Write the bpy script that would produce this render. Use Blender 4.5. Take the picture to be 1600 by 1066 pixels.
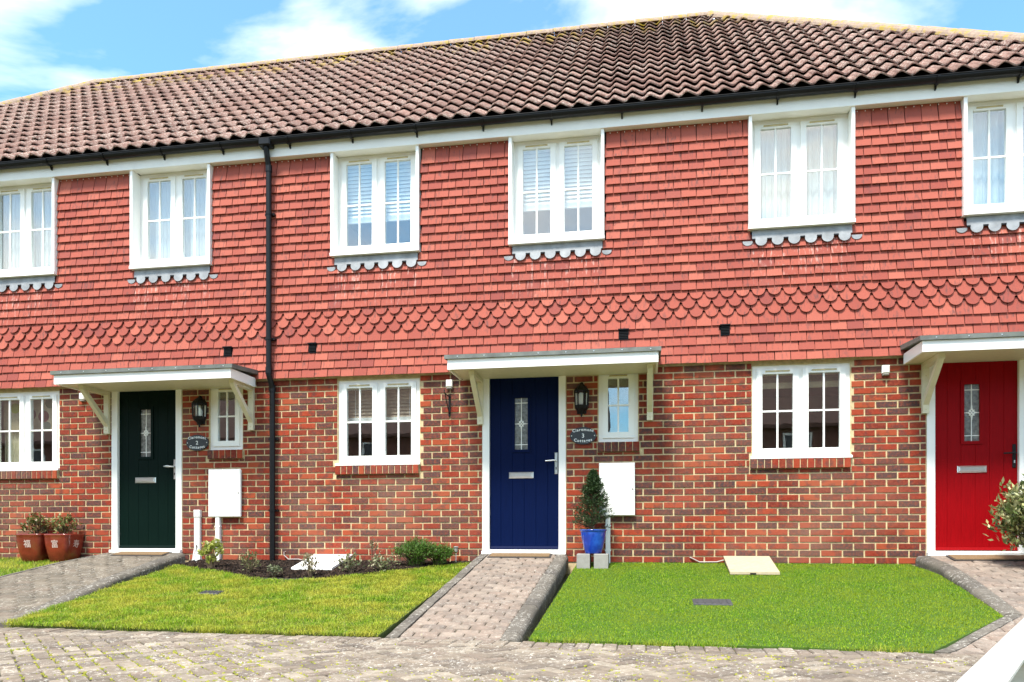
import bpy, bmesh, math, random
from mathutils import Vector, Matrix
import numpy as np

random.seed(7)
R = math.radians
scene = bpy.context.scene
for o in list(bpy.data.objects):
    bpy.data.objects.remove(o)

# ------------------------------------------------------------------ camera
F = 1215.0                      # focal length in photo pixels (1600 wide)
TH = R(9.8)                     # the camera looks 9.8 degrees left of the facade normal
CT, ST = math.cos(TH), math.sin(TH)
DC, ZC, HY = 9.0, 0.31, 837.0   # distance to facade, height, horizon row
cam = bpy.data.cameras.new('camera')
cam.sensor_width = 36.0
cam.lens = F / 1600 * 36
cam.shift_y = (HY - 533) / 1600
cam.clip_start = 0.05
cam.clip_end = 2000
cam_o = bpy.data.objects.new('camera', cam)
cam_o.location = (0, -DC, ZC)
cam_o.rotation_euler = (R(90), 0, TH)
scene.collection.objects.link(cam_o)
scene.camera = cam_o

# ------------------------------------------------------------------ world
SUN_EL, SUN_AZ = 60.0, 16.0     # sun behind the camera, a little to its left
world = bpy.data.worlds.new('World')
scene.world = world
world.use_nodes = True
wn, wl = world.node_tree.nodes, world.node_tree.links
wn.clear()
w_out = wn.new('ShaderNodeOutputWorld')
w_bg = wn.new('ShaderNodeBackground')
w_bg.inputs['Strength'].default_value = 0.14
w_sky = wn.new('ShaderNodeTexSky')
w_sky.sky_type = 'NISHITA'
w_sky.sun_disc = False
w_sky.sun_elevation = R(SUN_EL)
w_sky.sun_rotation = R(180 + SUN_AZ)
w_sky.air_density = 1.0
w_sky.dust_density = 0.6
w_sky.ozone_density = 1.6
w_tc = wn.new('ShaderNodeTexCoord')
w_map = wn.new('ShaderNodeMapping')
w_map.inputs['Scale'].default_value = (2.1, 2.1, 5.2)
w_map.inputs['Location'].default_value = (7.3, 0.7, 1.7)
w_noise = wn.new('ShaderNodeTexNoise')
w_noise.inputs['Scale'].default_value = 1.15
w_noise.inputs['Detail'].default_value = 7
w_noise.inputs['Roughness'].default_value = 0.52
w_noise.inputs['Distortion'].default_value = 0.35
w_ramp = wn.new('ShaderNodeValToRGB')
w_ramp.color_ramp.elements[0].position = 0.40
w_ramp.color_ramp.elements[0].color = (0.06, 0.06, 0.06, 1)
w_ramp.color_ramp.elements[1].position = 0.66
w_ramp.color_ramp.elements[1].color = (1, 1, 1, 1)
w_mix = wn.new('ShaderNodeMixRGB')
w_mix.inputs[2].default_value = (7.7, 7.3, 6.7, 1)
wl.new(w_tc.outputs['Generated'], w_map.inputs['Vector'])
wl.new(w_map.outputs['Vector'], w_noise.inputs['Vector'])
wl.new(w_noise.outputs['Fac'], w_ramp.inputs['Fac'])
wl.new(w_ramp.outputs['Color'], w_mix.inputs[0])
w_tint = wn.new('ShaderNodeMixRGB')
w_tint.blend_type = 'MULTIPLY'
w_tint.inputs[0].default_value = 1.0
w_tint.inputs[2].default_value = (0.40, 0.92, 1.08, 1)
wl.new(w_sky.outputs['Color'], w_tint.inputs[1])
wl.new(w_tint.outputs['Color'], w_mix.inputs[1])
wl.new(w_mix.outputs['Color'], w_bg.inputs['Color'])
wl.new(w_bg.outputs['Background'], w_out.inputs['Surface'])

# ------------------------------------------------------------------ sun
sun = bpy.data.lights.new('sun', 'SUN')
sun.energy = 3.0
sun.angle = R(12)
sun.color = (1.0, 0.95, 0.87)
sun_o = bpy.data.objects.new('sun', sun)
sun_o.rotation_euler = (R(90 - SUN_EL), 0, R(-SUN_AZ))
sun_o.location = (-4, -12, 14)
scene.collection.objects.link(sun_o)

vs = scene.view_settings
vs.view_transform = 'Standard'
vs.look = 'None'
vs.exposure = 1.3
vs.gamma = 1.0
vs.use_curve_mapping = False
scene.render.engine = 'CYCLES'

# ------------------------------------------------------------------ pixel helpers
def ray(px, py):
    xc, yc = (px - 800) / F, (HY - py) / F
    return Vector((-ST + xc * CT, CT + xc * ST, yc))
def onY(px, py, Y=0.0):
    d = ray(px, py); t = (Y + DC) / d.y
    return Vector((d.x * t, Y, ZC + d.z * t))
def onP(px, py, z0, s):
    d = ray(px, py); t = (z0 - s * DC - ZC) / (d.z - s * d.y)
    return Vector((d.x * t, -DC + d.y * t, ZC + d.z * t))
def size_px(X, Y, Z):
    dep = -ST * X + CT * (Y + DC)
    xx = 800 + F * (CT * X + ST * (Y + DC)) / dep
    yy = HY - F * (Z - ZC) / dep
    inside = 1 if (-10 < xx < 1610 and -10 < yy < 1076) else 0
    return inside * 1000 + 1.0 / dep
LAWN_S, RAMP_0, RAMP_S, ROAD_Z = 0.140, 0.10, 0.1755, -0.475
def lawn_z(y): return LAWN_S * min(y, 0.0)
def ramp_z(y): return max(RAMP_0 + RAMP_S * y, ROAD_Z)
def onL(px, py): return onP(px, py, 0.0, LAWN_S)

# ------------------------------------------------------------------ object helpers
C = scene.collection
wloc = {}
def link(o, parent, world):
    C.objects.link(o)
    if parent is not None:
        o.parent = parent
        o.location = Vector(world) - wloc[parent.name]
    else:
        o.location = world
    wloc[o.name] = Vector(world)
    return o
def tag(o, label=None, cat=None, group=None, kind=None):
    if label: o['label'] = label
    if cat: o['category'] = cat
    if group: o['group'] = group
    if kind: o['kind'] = kind
    return o
def thing(name, loc, label, cat, group=None, kind=None):
    o = bpy.data.objects.new(name, None)
    o.empty_display_size = 0.1
    link(o, None, loc)
    return tag(o, label, cat, group, kind)

class MB:
    def __init__(self):
        self.v, self.f = [], []
    def add(self, vs, fs):
        b = len(self.v)
        self.v += [tuple(p) for p in vs]
        self.f += [tuple(b + i for i in f) for f in fs]
        return self
    def box(self, x0, x1, y0, y1, z0, z1):
        v = [(x, y, z) for z in (z0, z1) for y in (y0, y1) for x in (x0, x1)]
        return self.add(v, [(0, 2, 3, 1), (4, 5, 7, 6), (0, 1, 5, 4), (2, 6, 7, 3), (0, 4, 6, 2), (1, 3, 7, 5)])
    def cbox(self, x0, x1, y0, y1, z0, z1, c=0.004):
        """box with its front (low y) edges chamfered"""
        v = [(x0, y1, z0), (x1, y1, z0), (x1, y1, z1), (x0, y1, z1),
             (x0, y0 + c, z0), (x1, y0 + c, z0), (x1, y0 + c, z1), (x0, y0 + c, z1),
             (x0 + c, y0, z0 + c), (x1 - c, y0, z0 + c), (x1 - c, y0, z1 - c), (x0 + c, y0, z1 - c)]
        fs = [(3, 2, 1, 0), (8, 9, 10, 11)]
        for i in range(4):
            j = (i + 1) % 4
            fs += [(i, j, 4 + j, 4 + i), (4 + i, 4 + j, 8 + j, 8 + i)]
        return self.add(v, fs)
    def prism(self, poly, z0, z1, c=0.0):
        """extrude a ccw xy polygon; c chamfers the top; z may be functions of (x,y)"""
        f0 = z0 if callable(z0) else (lambda x, y: z0)
        f1 = z1 if callable(z1) else (lambda x, y: z1)
        n = len(poly)
        v = [(x, y, f0(x, y)) for x, y in poly]
        fs = [tuple(range(n - 1, -1, -1))]
        if c > 0:
            cx = sum(p[0] for p in poly) / n; cy = sum(p[1] for p in poly) / n
            r = max(math.hypot(p[0] - cx, p[1] - cy) for p in poly)
            k = 1 - c / max(r * 0.6, 1e-4)
            k = max(k, 0.3)
            v += [(x, y, f1(x, y) - c) for x, y in poly]
            v += [(cx + (x - cx) * k, cy + (y - cy) * k, f1(x, y)) for x, y in poly]
            for i in range(n):
                j = (i + 1) % n
                fs += [(i, j, n + j, n + i), (n + i, n + j, 2 * n + j, 2 * n + i)]
            fs.append(tuple(range(2 * n, 3 * n)))
        else:
            v += [(x, y, f1(x, y)) for x, y in poly]
            for i in range(n):
                j = (i + 1) % n
                fs.append((i, j, n + j, n + i))
            fs.append(tuple(range(n, 2 * n)))
        return self.add(v, fs)
    def extrude(self, poly, axis, a0, a1):
        """poly in the two other axes, extruded along axis 'x' or 'y' or 'z'"""
        n = len(poly)
        def P(p, a):
            return {'x': (a, p[0], p[1]), 'y': (p[0], a, p[1]), 'z': (p[0], p[1], a)}[axis]
        v = [P(p, a0) for p in poly] + [P(p, a1) for p in poly]
        fs = [tuple(range(n - 1, -1, -1)), tuple(range(n, 2 * n))]
        for i in range(n):
            j = (i + 1) % n
            fs.append((i, j, n + j, n + i))
        return self.add(v, fs)
    def tube(self, pts, r, n=8, cap=True):
        pts = [Vector(p) for p in pts]
        rs = r if isinstance(r, (list, tuple)) else [r] * len(pts)
        rings = []
        for i, p in enumerate(pts):
            d = (pts[min(i + 1, len(pts) - 1)] - pts[max(i - 1, 0)]).normalized()
            a = Vector((0, 0, 1)) if abs(d.z) < 0.9 else Vector((1, 0, 0))
            u = d.cross(a).normalized(); w = d.cross(u).normalized()
            rings.append([p + (u * math.cos(2 * math.pi * k / n) + w * math.sin(2 * math.pi * k / n)) * rs[i] for k in range(n)])
        v = [q for rg in rings for q in rg]
        fs = []
        for i in range(len(pts) - 1):
            for k in range(n):
                k2 = (k + 1) % n
                fs.append((i * n + k, (i + 1) * n + k, (i + 1) * n + k2, i * n + k2))
        if cap:
            fs += [tuple(range(n)), tuple(reversed(range((len(pts) - 1) * n, len(pts) * n)))]
        return self.add(v, fs)
    def lathe(self, prof, cx, cy, n=24, sq=0.0, rot=0.0):
        """prof: (r,z) list; sq>0 makes the plan squarer"""
        v, fs = [], []
        for r, z in prof:
            for k in range(n):
                a = 2 * math.pi * k / n
                c, s = math.cos(a), math.sin(a)
                m = 1.0
                if sq > 0:
                    m = (abs(c) ** sq + abs(s) ** sq) ** (-1.0 / sq)
                x, y = r * m * c, r * m * s
                v.append((cx + x * math.cos(rot) - y * math.sin(rot), cy + x * math.sin(rot) + y * math.cos(rot), z))
        for i in range(len(prof) - 1):
            for k in range(n):
                k2 = (k + 1) % n
                fs.append((i * n + k, i * n + k2, (i + 1) * n + k2, (i + 1) * n + k))
        if prof[0][0] > 1e-4: fs.append(tuple(reversed(range(n))))
        if prof[-1][0] > 1e-4: fs.append(tuple(range((len(prof) - 1) * n, len(prof) * n)))
        return self.add(v, fs)
    def mesh(self, name, mat, origin=(0, 0, 0), smooth=False):
        me = bpy.data.meshes.new(name)
        o = Vector(origin)
        me.from_pydata([(p[0] - o.x, p[1] - o.y, p[2] - o.z) for p in self.v], [], self.f)
        if mat: me.materials.append(mat)
        if smooth:
            me.polygons.foreach_set('use_smooth', [True] * len(me.polygons))
        me.update()
        return me
    def build(self, name, mat, parent=None, origin=None, smooth=False, kind=None, label=None, cat=None, group=None):
        if origin is None:
            origin = wloc[parent.name] if parent is not None else (0, 0, 0)
        o = bpy.data.objects.new(name, self.mesh(name, mat, origin, smooth))
        link(o, parent, origin)
        return tag(o, label, cat, group, kind)

def clip_poly(poly, a, b, c):
    """keep the part of a polygon with a*x+b*y<=c"""
    out = []
    n = len(poly)
    for i in range(n):
        p, q = poly[i], poly[(i + 1) % n]
        dp, dq = a * p[0] + b * p[1] - c, a * q[0] + b * q[1] - c
        if dp <= 0: out.append(p)
        if (dp < 0 < dq) or (dq < 0 < dp):
            t = dp / (dp - dq)
            out.append((p[0] + (q[0] - p[0]) * t, p[1] + (q[1] - p[1]) * t))
    return out
def area(poly):
    return 0.5 * abs(sum(poly[i][0] * poly[(i + 1) % len(poly)][1] - poly[(i + 1) % len(poly)][0] * poly[i][1] for i in range(len(poly))))
def inside(poly, x, y):
    r = False
    n = len(poly)
    for i in range(n):
        x1, y1 = poly[i]; x2, y2 = poly[(i + 1) % n]
        if (y1 > y) != (y2 > y) and x < (x2 - x1) * (y - y1) / (y2 - y1) + x1:
            r = not r
    return r

# ------------------------------------------------------------------ lettering
GLYPHS = {}
def text_mesh(s, size, depth=.0012, offset=.0009, shear=0.0):
    key = (s, size, depth)
    if key in GLYPHS: return GLYPHS[key]
    cu = bpy.data.curves.new('txt', 'FONT')
    cu.body = s; cu.size = size; cu.extrude = depth; cu.offset = offset; cu.shear = shear
    cu.resolution_u = 3
    o = bpy.data.objects.new('txt', cu); C.objects.link(o)
    bpy.context.view_layer.update()
    me = bpy.data.meshes.new_from_object(o.evaluated_get(bpy.context.evaluated_depsgraph_get()))
    bpy.data.objects.remove(o); bpy.data.curves.remove(cu)
    GLYPHS[key] = me
    return me
for ch in sorted(set('ClaremontCottages')): text_mesh(ch, .047)     # glyphs are cut while the scene is still small
for ch in '23': text_mesh(ch, .066)
for ch in '福富寿': text_mesh(ch, .105, .004)

# ------------------------------------------------------------------ materials
MATS = {}
class NT:
    def __init__(self, name):
        self.m = bpy.data.materials.new(name)
        self.m.use_nodes = True
        self.n, self.l = self.m.node_tree.nodes, self.m.node_tree.links
        self.b = self.n['Principled BSDF']
        self.geo = self.n.new('ShaderNodeNewGeometry')
    def noise(self, scale, detail=4, rough=0.55, stretch=None, vec=None):
        t = self.n.new('ShaderNodeTexNoise')
        t.inputs['Scale'].default_value = scale
        t.inputs['Detail'].default_value = detail
        t.inputs['Roughness'].default_value = rough
        src = vec or self.geo.outputs['Position']
        if stretch:
            mp = self.n.new('ShaderNodeMapping')
            mp.inputs['Scale'].default_value = stretch
            self.l.new(src, mp.inputs['Vector']); src = mp.outputs['Vector']
        self.l.new(src, t.inputs['Vector'])
        return t.outputs['Fac']
    def ramp(self, fac, stops, interp='LINEAR'):
        r = self.n.new('ShaderNodeValToRGB')
        r.color_ramp.interpolation = interp
        e = r.color_ramp.elements
        while len(e) < len(stops): e.new(0.5)
        for i, (p, c) in enumerate(stops):
            e[i].position = p
            if not isinstance(c, (tuple, list)): c = (c, c, c)
            e[i].color = (c[0], c[1], c[2], 1)
        self.l.new(fac, r.inputs['Fac'])
        return r.outputs['Color']
    def mix(self, fac, a, b, mode='MIX'):
        m = self.n.new('ShaderNodeMixRGB'); m.blend_type = mode
        for i, s in ((0, fac), (1, a), (2, b)):
            if hasattr(s, 'is_output'): self.l.new(s, m.inputs[i])
            else:
                if i == 0: m.inputs[0].default_value = s
                else: m.inputs[i].default_value = (s[0], s[1], s[2], 1)
        return m.outputs['Color']
    def math(self, op, a, b=None, c=None, clamp=False):
        m = self.n.new('ShaderNodeMath'); m.operation = op; m.use_clamp = clamp
        for i, s in enumerate((a, b, c)):
            if s is None: continue
            if hasattr(s, 'is_output'): self.l.new(s, m.inputs[i])
            else: m.inputs[i].default_value = s
        return m.outputs[0]
    def sep(self):
        s = self.n.new('ShaderNodeSeparateXYZ')
        self.l.new(self.geo.outputs['Position'], s.inputs[0])
        return s.outputs
    def rnd(self, island):
        if island: return self.geo.outputs['Random Per Island']
        o = self.n.new('ShaderNodeObjectInfo'); return o.outputs['Random']
    def rnd2(self, r, k):
        return self.math('FRACT', self.math('MULTIPLY', r, k))
    def bump(self, h, strength=0.3, dist=0.01):
        b = self.n.new('ShaderNodeBump')
        b.inputs['Strength'].default_value = strength
        b.inputs['Distance'].default_value = dist
        self.l.new(h, b.inputs['Height'])
        self.l.new(b.outputs['Normal'], self.b.inputs['Normal'])
    def set(self, key, val):
        if hasattr(val, 'is_output'): self.l.new(val, self.b.inputs[key])
        elif isinstance(val, (tuple, list)): self.b.inputs[key].default_value = (*val[:3], 1)
        else: self.b.inputs[key].default_value = val
        return self

def plain(name, col, rough=0.5, metal=0.0, var=0.12, scale=14, bump=0.0, bscale=80, spec=0.5, dirt=None, dirt_at=(0.55, 0.8)):
    t = NT(name)
    n = t.noise(scale, 5)
    lo = tuple(c * (1 - var) for c in col); hi = tuple(min(c * (1 + var), 1) for c in col)
    colr = t.ramp(n, [(0.3, lo), (0.7, hi)])
    if dirt:
        d = t.ramp(t.noise(scale * 0.5, 6, 0.65), [(dirt_at[0], 0.0), (dirt_at[1], 1.0)])
        colr = t.mix(d, colr, dirt)
    t.set('Base Color', colr).set('Roughness', rough).set('Metallic', metal)
    t.b.inputs['Specular IOR Level'].default_value = spec
    if bump: t.bump(t.noise(bscale, 4), bump, 0.004)
    MATS[name] = t.m
    return t.m

def brick_mat(island):
    t = NT('brick_joined' if island else 'brick')
    r = t.rnd(island)
    base = t.ramp(r, [(0.0, (0.235, 0.027, 0.013)), (0.15, (0.31, 0.042, 0.017)), (0.27, (0.165, 0.024, 0.015)),
                      (0.38, (0.33, 0.062, 0.024)), (0.50, (0.20, 0.030, 0.016)), (0.62, (0.085, 0.040, 0.035)),
                      (0.73, (0.27, 0.033, 0.016)), (0.82, (0.070, 0.039, 0.039)), (0.92, (0.115, 0.042, 0.034))], 'CONSTANT')
    flash = t.ramp(t.noise(9, 3), [(0.5, 0.0), (0.62, 1.0)])
    base = t.mix(t.math('MULTIPLY', flash, 0.7), base, (0.075, 0.035, 0.032))
    grain = t.ramp(t.noise(34, 5, 0.7), [(0.45, 0.0), (0.75, 1.0)])  # lighter orange grain, random across the bricks
    base = t.mix(t.math('MULTIPLY', grain, 0.75), base, (0.36, 0.075, 0.03))
    big = t.ramp(t.noise(0.9, 3), [(0.46, 0.0), (0.72, 0.32)])
    base = t.mix(big, base, (0.36, 0.19, 0.13))
    eff = t.ramp(t.noise(22, 6, 0.75), [(0.715, 0.0), (0.77, 1.0)])
    base = t.mix(t.math('MULTIPLY', eff, 0.6), base, (0.72, 0.56, 0.45))
    t.set('Base Color', base).set('Roughness', 0.88)
    t.b.inputs['Specular IOR Level'].default_value = 0.25
    t.bump(t.noise(130, 5, 0.7), 0.55, 0.004)
    return t.m
def tile_mat(island):
    t = NT('hanging_tile_joined' if island else 'hanging_tile')
    r = t.rnd(island)
    base = t.ramp(r, [(0.0, (0.325, 0.074, 0.050)), (0.3, (0.385, 0.096, 0.064)), (0.6, (0.29, 0.063, 0.045)), (0.85, (0.43, 0.118, 0.078)), (1.0, (0.25, 0.056, 0.044))])
    st = t.ramp(t.noise(1.0, 4, 0.6, (42, 42, 6)), [(0.53, 0.0), (0.68, 1.0)])
    r2 = t.rnd2(r, 37.7)
    st = t.math('MULTIPLY', st, t.ramp(r2, [(0.2, 0.1), (0.85, 0.8)]))
    base = t.mix(st, base, (0.13, 0.055, 0.048))
    sp = t.sep()
    # lime run-off below the lead aprons under the upper windows
    u = t.math('MODULO', t.math('ADD', sp[0], 3.767 + 48.8), 4.88)
    a = t.math('MULTIPLY', t.math('GREATER_THAN', u, 0.02), t.math('LESS_THAN', u, 1.08))
    b = t.math('MULTIPLY', t.math('GREATER_THAN', u, 2.21), t.math('LESS_THAN', u, 3.27))
    zz = t.math('MULTIPLY', t.math('LESS_THAN', sp[2], 3.56), t.ramp(t.math('SUBTRACT', sp[2], 2.9), [(0.05, 0.0), (0.6, 1.0)]))
    run = t.ramp(t.noise(1.0, 3, 0.6, (34, 34, 2.2)), [(0.56, 0.0), (0.68, 1.0)])
    m = t.math('MULTIPLY', t.math('MULTIPLY', t.math('ADD', a, b), zz), run)
    base = t.mix(t.math('MULTIPLY', m, 0.55), base, (0.72, 0.50, 0.43))
    t.set('Base Color', base).set('Roughness', 0.8)
    t.b.inputs['Specular IOR Level'].default_value = 0.3
    t.bump(t.noise(160, 4, 0.6), 0.35, 0.003)
    return t.m
def roof_mat(island):
    t = NT('roof_tile_joined' if island else 'roof_tile')
    r = t.rnd(island)
    base = t.ramp(r, [(0.0, (0.20, 0.108, 0.086)), (0.35, (0.25, 0.138, 0.11)), (0.7, (0.17, 0.09, 0.073)), (1.0, (0.285, 0.155, 0.122))])
    li = t.ramp(t.noise(34, 7, 0.85), [(0.51, 0.0), (0.57, 1.0)])
    patch = t.ramp(t.noise(0.9, 3), [(0.36, 0.35), (0.6, 1.0)])
    base = t.mix(t.math('MULTIPLY', li, patch), base, (0.56, 0.47, 0.395))
    dk = t.ramp(t.noise(15, 5, 0.7), [(0.58, 0.0), (0.72, 0.7)])
    base = t.mix(dk, base, (0.10, 0.06, 0.05))
    sp = t.sep()
    ye = t.ramp(t.noise(1.0, 4, 0.6, (7, 2, 2)), [(0.53, 0.0), (0.6, 1.0)])
    up = t.ramp(t.math('SUBTRACT', sp[2], 7.8), [(0.05, 0.0), (0.75, 1.0)])
    base = t.mix(t.math('MULTIPLY', ye, up), base, (0.42, 0.29, 0.04))
    t.set('Base Color', base).set('Roughness', 0.9)
    t.b.inputs['Specular IOR Level'].default_value = 0.2
    t.bump(t.noise(90, 5, 0.7), 0.5, 0.005)
    return t.m
def paver_mat(island, name, cols, lich=0.8):
    t = NT(name)
    r = t.rnd(island)
    base = t.ramp(r, [(i / (len(cols) - 1), c) for i, c in enumerate(cols)])
    d = t.ramp(t.noise(8, 5, 0.7), [(0.4, 0.0), (0.7, 0.55)])
    base = t.mix(d, base, (0.085, 0.074, 0.06))
    li = t.ramp(t.noise(30, 7, 0.85), [(0.55, 0.0), (0.59, 1.0)])
    pt = t.ramp(t.noise(2.6, 3), [(0.34, 0.15), (0.6, 1.0)])
    base = t.mix(t.math('MULTIPLY', t.math('MULTIPLY', li, pt), lich), base, (0.66, 0.62, 0.55))
    mo = t.ramp(t.noise(30, 5, 0.7), [(0.66, 0.0), (0.72, 1.0)])
    base = t.mix(t.math('MULTIPLY', mo, 0.55), base, (0.36, 0.33, 0.06))
    t.set('Base Color', base).set('Roughness', 0.9)
    t.b.inputs['Specular IOR Level'].default_value = 0.25
    t.bump(t.noise(110, 5, 0.7), 0.5, 0.004)
    return t.m
def leaf_mat(name, cols, rough=0.5, patch=None, trans=0.25, spec=0.3):
    t = NT(name)
    r = t.geo.outputs['Random Per Island']
    base = t.ramp(r, [(i / (len(cols) - 1), c) for i, c in enumerate(cols)])
    if patch:
        f = t.ramp(t.noise(patch[0], 4), [(0.42, 0.0), (0.62, 1.0)])
        base = t.mix(t.math('MULTIPLY', f, patch[2]), base, patch[1])
    t.set('Base Color', base).set('Roughness', rough)
    t.b.inputs['Specular IOR Level'].default_value = spec
    tr = t.n.new('ShaderNodeBsdfTranslucent')
    t.l.new(base, tr.inputs['Color'])
    ms = t.n.new('ShaderNodeMixShader'); ms.inputs[0].default_value = trans
    t.l.new(t.b.outputs[0], ms.inputs[1]); t.l.new(tr.outputs[0], ms.inputs[2])
    t.l.new(ms.outputs[0], t.n['Material Output'].inputs['Surface'])
    return t.m
def glass_mat(name, tint=(0.95, 0.975, 0.97), base=0.14, edge=0.5, rough=0.008, wave=0.12):
    """clear pane: reflection grows towards grazing angles, the same on both faces"""
    t = NT(name)
    tr = t.n.new('ShaderNodeBsdfTransparent'); tr.inputs[0].default_value = (*tint, 1)
    gl = t.n.new('ShaderNodeBsdfGlossy'); gl.inputs['Roughness'].default_value = rough
    gl.inputs['Color'].default_value = (1.0, 1.0, 1.0, 1)
    lw = t.n.new('ShaderNodeLayerWeight'); lw.inputs['Blend'].default_value = 0.5
    fac = t.math('ADD', base, t.math('MULTIPLY', t.math('POWER', lw.outputs['Facing'], 4.0), edge), clamp=True)
    b = t.n.new('ShaderNodeBump'); b.inputs['Strength'].default_value = wave; b.inputs['Distance'].default_value = 0.004
    t.l.new(t.noise(3.0, 2), b.inputs['Height']); t.l.new(b.outputs[0], gl.inputs['Normal'])
    ms = t.n.new('ShaderNodeMixShader')
    t.l.new(fac, ms.inputs[0]); t.l.new(tr.outputs[0], ms.inputs[1]); t.l.new(gl.outputs[0], ms.inputs[2])
    t.l.new(ms.outputs[0], t.n['Material Output'].inputs['Surface'])
    return t.m

M_brick, M_brick_j = brick_mat(False), brick_mat(True)
M_tile, M_tile_j = tile_mat(False), tile_mat(True)
M_roof, M_roof_j = roof_mat(False), roof_mat(True)
PV = [(0.18, 0.138, 0.105), (0.25, 0.20, 0.15), (0.14, 0.11, 0.088), (0.33, 0.275, 0.21), (0.20, 0.15, 0.115)]
M_pav, M_pav_j = paver_mat(False, 'paver', PV), paver_mat(True, 'paver_joined', PV)
PP = [(0.25, 0.185, 0.145), (0.31, 0.245, 0.195), (0.21, 0.165, 0.135), (0.27, 0.20, 0.155)]
M_ppav, M_ppav_j = paver_mat(False, 'path_paver', PP, 0.35), paver_mat(True, 'path_paver_joined', PP, 0.35)
PG = [(0.155, 0.128, 0.095), (0.20, 0.165, 0.125), (0.125, 0.105, 0.08), (0.18, 0.14, 0.105)]
M_gpav, M_gpav_j = paver_mat(False, 'old_paver', PG, 0.5), paver_mat(True, 'old_paver_joined', PG, 0.5)
PK = [(0.115, 0.10, 0.082), (0.16, 0.14, 0.115), (0.095, 0.083, 0.072)]
M_kerb = paver_mat(False, 'kerb_block', PK, 0.7)
M_mortar = plain('mortar', (0.58, 0.455, 0.265), 0.95, var=0.2, scale=20, bump=0.4, bscale=150, spec=0.1)
M_white = plain('white_upvc', (0.90, 0.885, 0.84), 0.32, var=0.012, scale=3)
M_fascia = plain('white_fascia', (0.87, 0.845, 0.79), 0.45, var=0.04, scale=5, dirt=(0.55, 0.48, 0.38), dirt_at=(0.66, 0.9))
M_cream = plain('cream_paint', (0.70, 0.64, 0.46), 0.5, var=0.05, scale=20)
M_vent = plain('vent_strip', (0.55, 0.45, 0.24), 0.5, var=0.1, scale=30)
M_black = plain('black_plastic', (0.006, 0.006, 0.007), 0.4, var=0.2, scale=20, spec=0.25)
M_metal_b = plain('black_iron', (0.007, 0.007, 0.008), 0.5, var=0.2, scale=60, bump=0.2, spec=0.25)
M_lead = plain('lead_sheet', (0.28, 0.29, 0.30), 0.6, 0.25, var=0.22, scale=9, bump=0.25, bscale=60, dirt=(0.36, 0.37, 0.375))
M_canopy_top = plain('canopy_lead', (0.15, 0.16, 0.145), 0.6, 0.2, var=0.3, scale=8, bump=0.3, bscale=40, dirt=(0.10, 0.12, 0.07))
M_chrome = plain('satin_chrome', (0.72, 0.71, 0.69), 0.28, 0.9, var=0.04, scale=30)
M_underlay = plain('roof_underlay', (0.03, 0.022, 0.02), 0.95, var=0.2, scale=10)
M_ridge = plain('ridge_tile', (0.33, 0.235, 0.175), 0.9, var=0.25, scale=25, bump=0.6, bscale=70, dirt=(0.36, 0.25, 0.045), dirt_at=(0.5, 0.62))
M_bed_m = plain('ridge_bedding', (0.22, 0.18, 0.15), 0.95, var=0.25, scale=25, bump=0.4)
M_glass = glass_mat('window_glass')
M_glass_l = glass_mat('lantern_glass', (0.97, 0.97, 0.95), 0.05, 0.4)
M_obscure = plain('obscured_glass', (0.16, 0.16, 0.145), 0.12, var=0.55, scale=28, bump=0.8, bscale=45, spec=0.9)
M_came = plain('leaded_came', (0.80, 0.79, 0.74), 0.4, 0.0, var=0.05)
M_room = plain('room_plaster', (0.55, 0.53, 0.49), 0.9, var=0.05, scale=2)
M_roomfl = plain('room_floor', (0.12, 0.08, 0.05), 0.7, var=0.2, scale=8)
M_blind = plain('white_blind', (0.86, 0.87, 0.85), 0.45, var=0.02)
M_net = plain('net_cloth', (0.46, 0.52, 0.54), 0.8, var=0.03)
M_wood = plain('wooden_blind', (0.40, 0.30, 0.20), 0.45, var=0.2, scale=30)
M_soil = plain('bark_soil', (0.020, 0.013, 0.010), 0.95, var=0.6, scale=60, bump=1.0, bscale=70, dirt=(0.07, 0.045, 0.03), dirt_at=(0.62, 0.74))
M_turf_b = plain('turf_base', (0.05, 0.105, 0.004), 0.95, var=0.3, scale=60)
M_lawn_b = plain('lawn_base', (0.075, 0.10, 0.02), 0.95, var=0.3, scale=40)
M_sand = plain('joint_sand', (0.055, 0.048, 0.025), 0.95, var=0.4, scale=30, dirt=(0.30, 0.28, 0.04), dirt_at=(0.5, 0.62))
M_pjoint = plain('path_joint', (0.085, 0.07, 0.045), 0.95, var=0.4, scale=30)
M_ground = plain('ground', (0.10, 0.11, 0.05), 0.95, var=0.3, scale=3)
M_conc = plain('concrete', (0.30, 0.285, 0.255), 0.9, var=0.12, scale=20, bump=0.5, bscale=90, dirt=(0.22, 0.21, 0.18))
M_stone = plain('cream_slab', (0.46, 0.38, 0.25), 0.85, var=0.12, scale=25, bump=0.4, bscale=90, dirt=(0.36, 0.27, 0.15), dirt_at=(0.58, 0.75))
M_mat = plain('coir_mat', (0.20, 0.125, 0.06), 0.95, var=0.35, scale=120, bump=0.9, bscale=200)
M_matrim = plain('mat_rubber', (0.05, 0.04, 0.035), 0.7, var=0.2)
M_slate = plain('slate_plaque', (0.028, 0.032, 0.036), 0.45, var=0.15, scale=30)
M_letter = plain('white_letter', (0.86, 0.86, 0.84), 0.5, var=0.01)
M_redpot = plain('red_glaze', (0.20, 0.026, 0.014), 0.16, var=0.35, scale=9, spec=0.6, dirt=(0.10, 0.06, 0.025), dirt_at=(0.5, 0.75))
M_potmark = plain('pot_relief', (0.55, 0.42, 0.38), 0.3, var=0.15, scale=40)
M_bluepot = plain('blue_glaze', (0.008, 0.045, 0.38), 0.12, var=0.45, scale=6, spec=0.7, dirt=(0.03, 0.16, 0.62), dirt_at=(0.5, 0.72))
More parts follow.
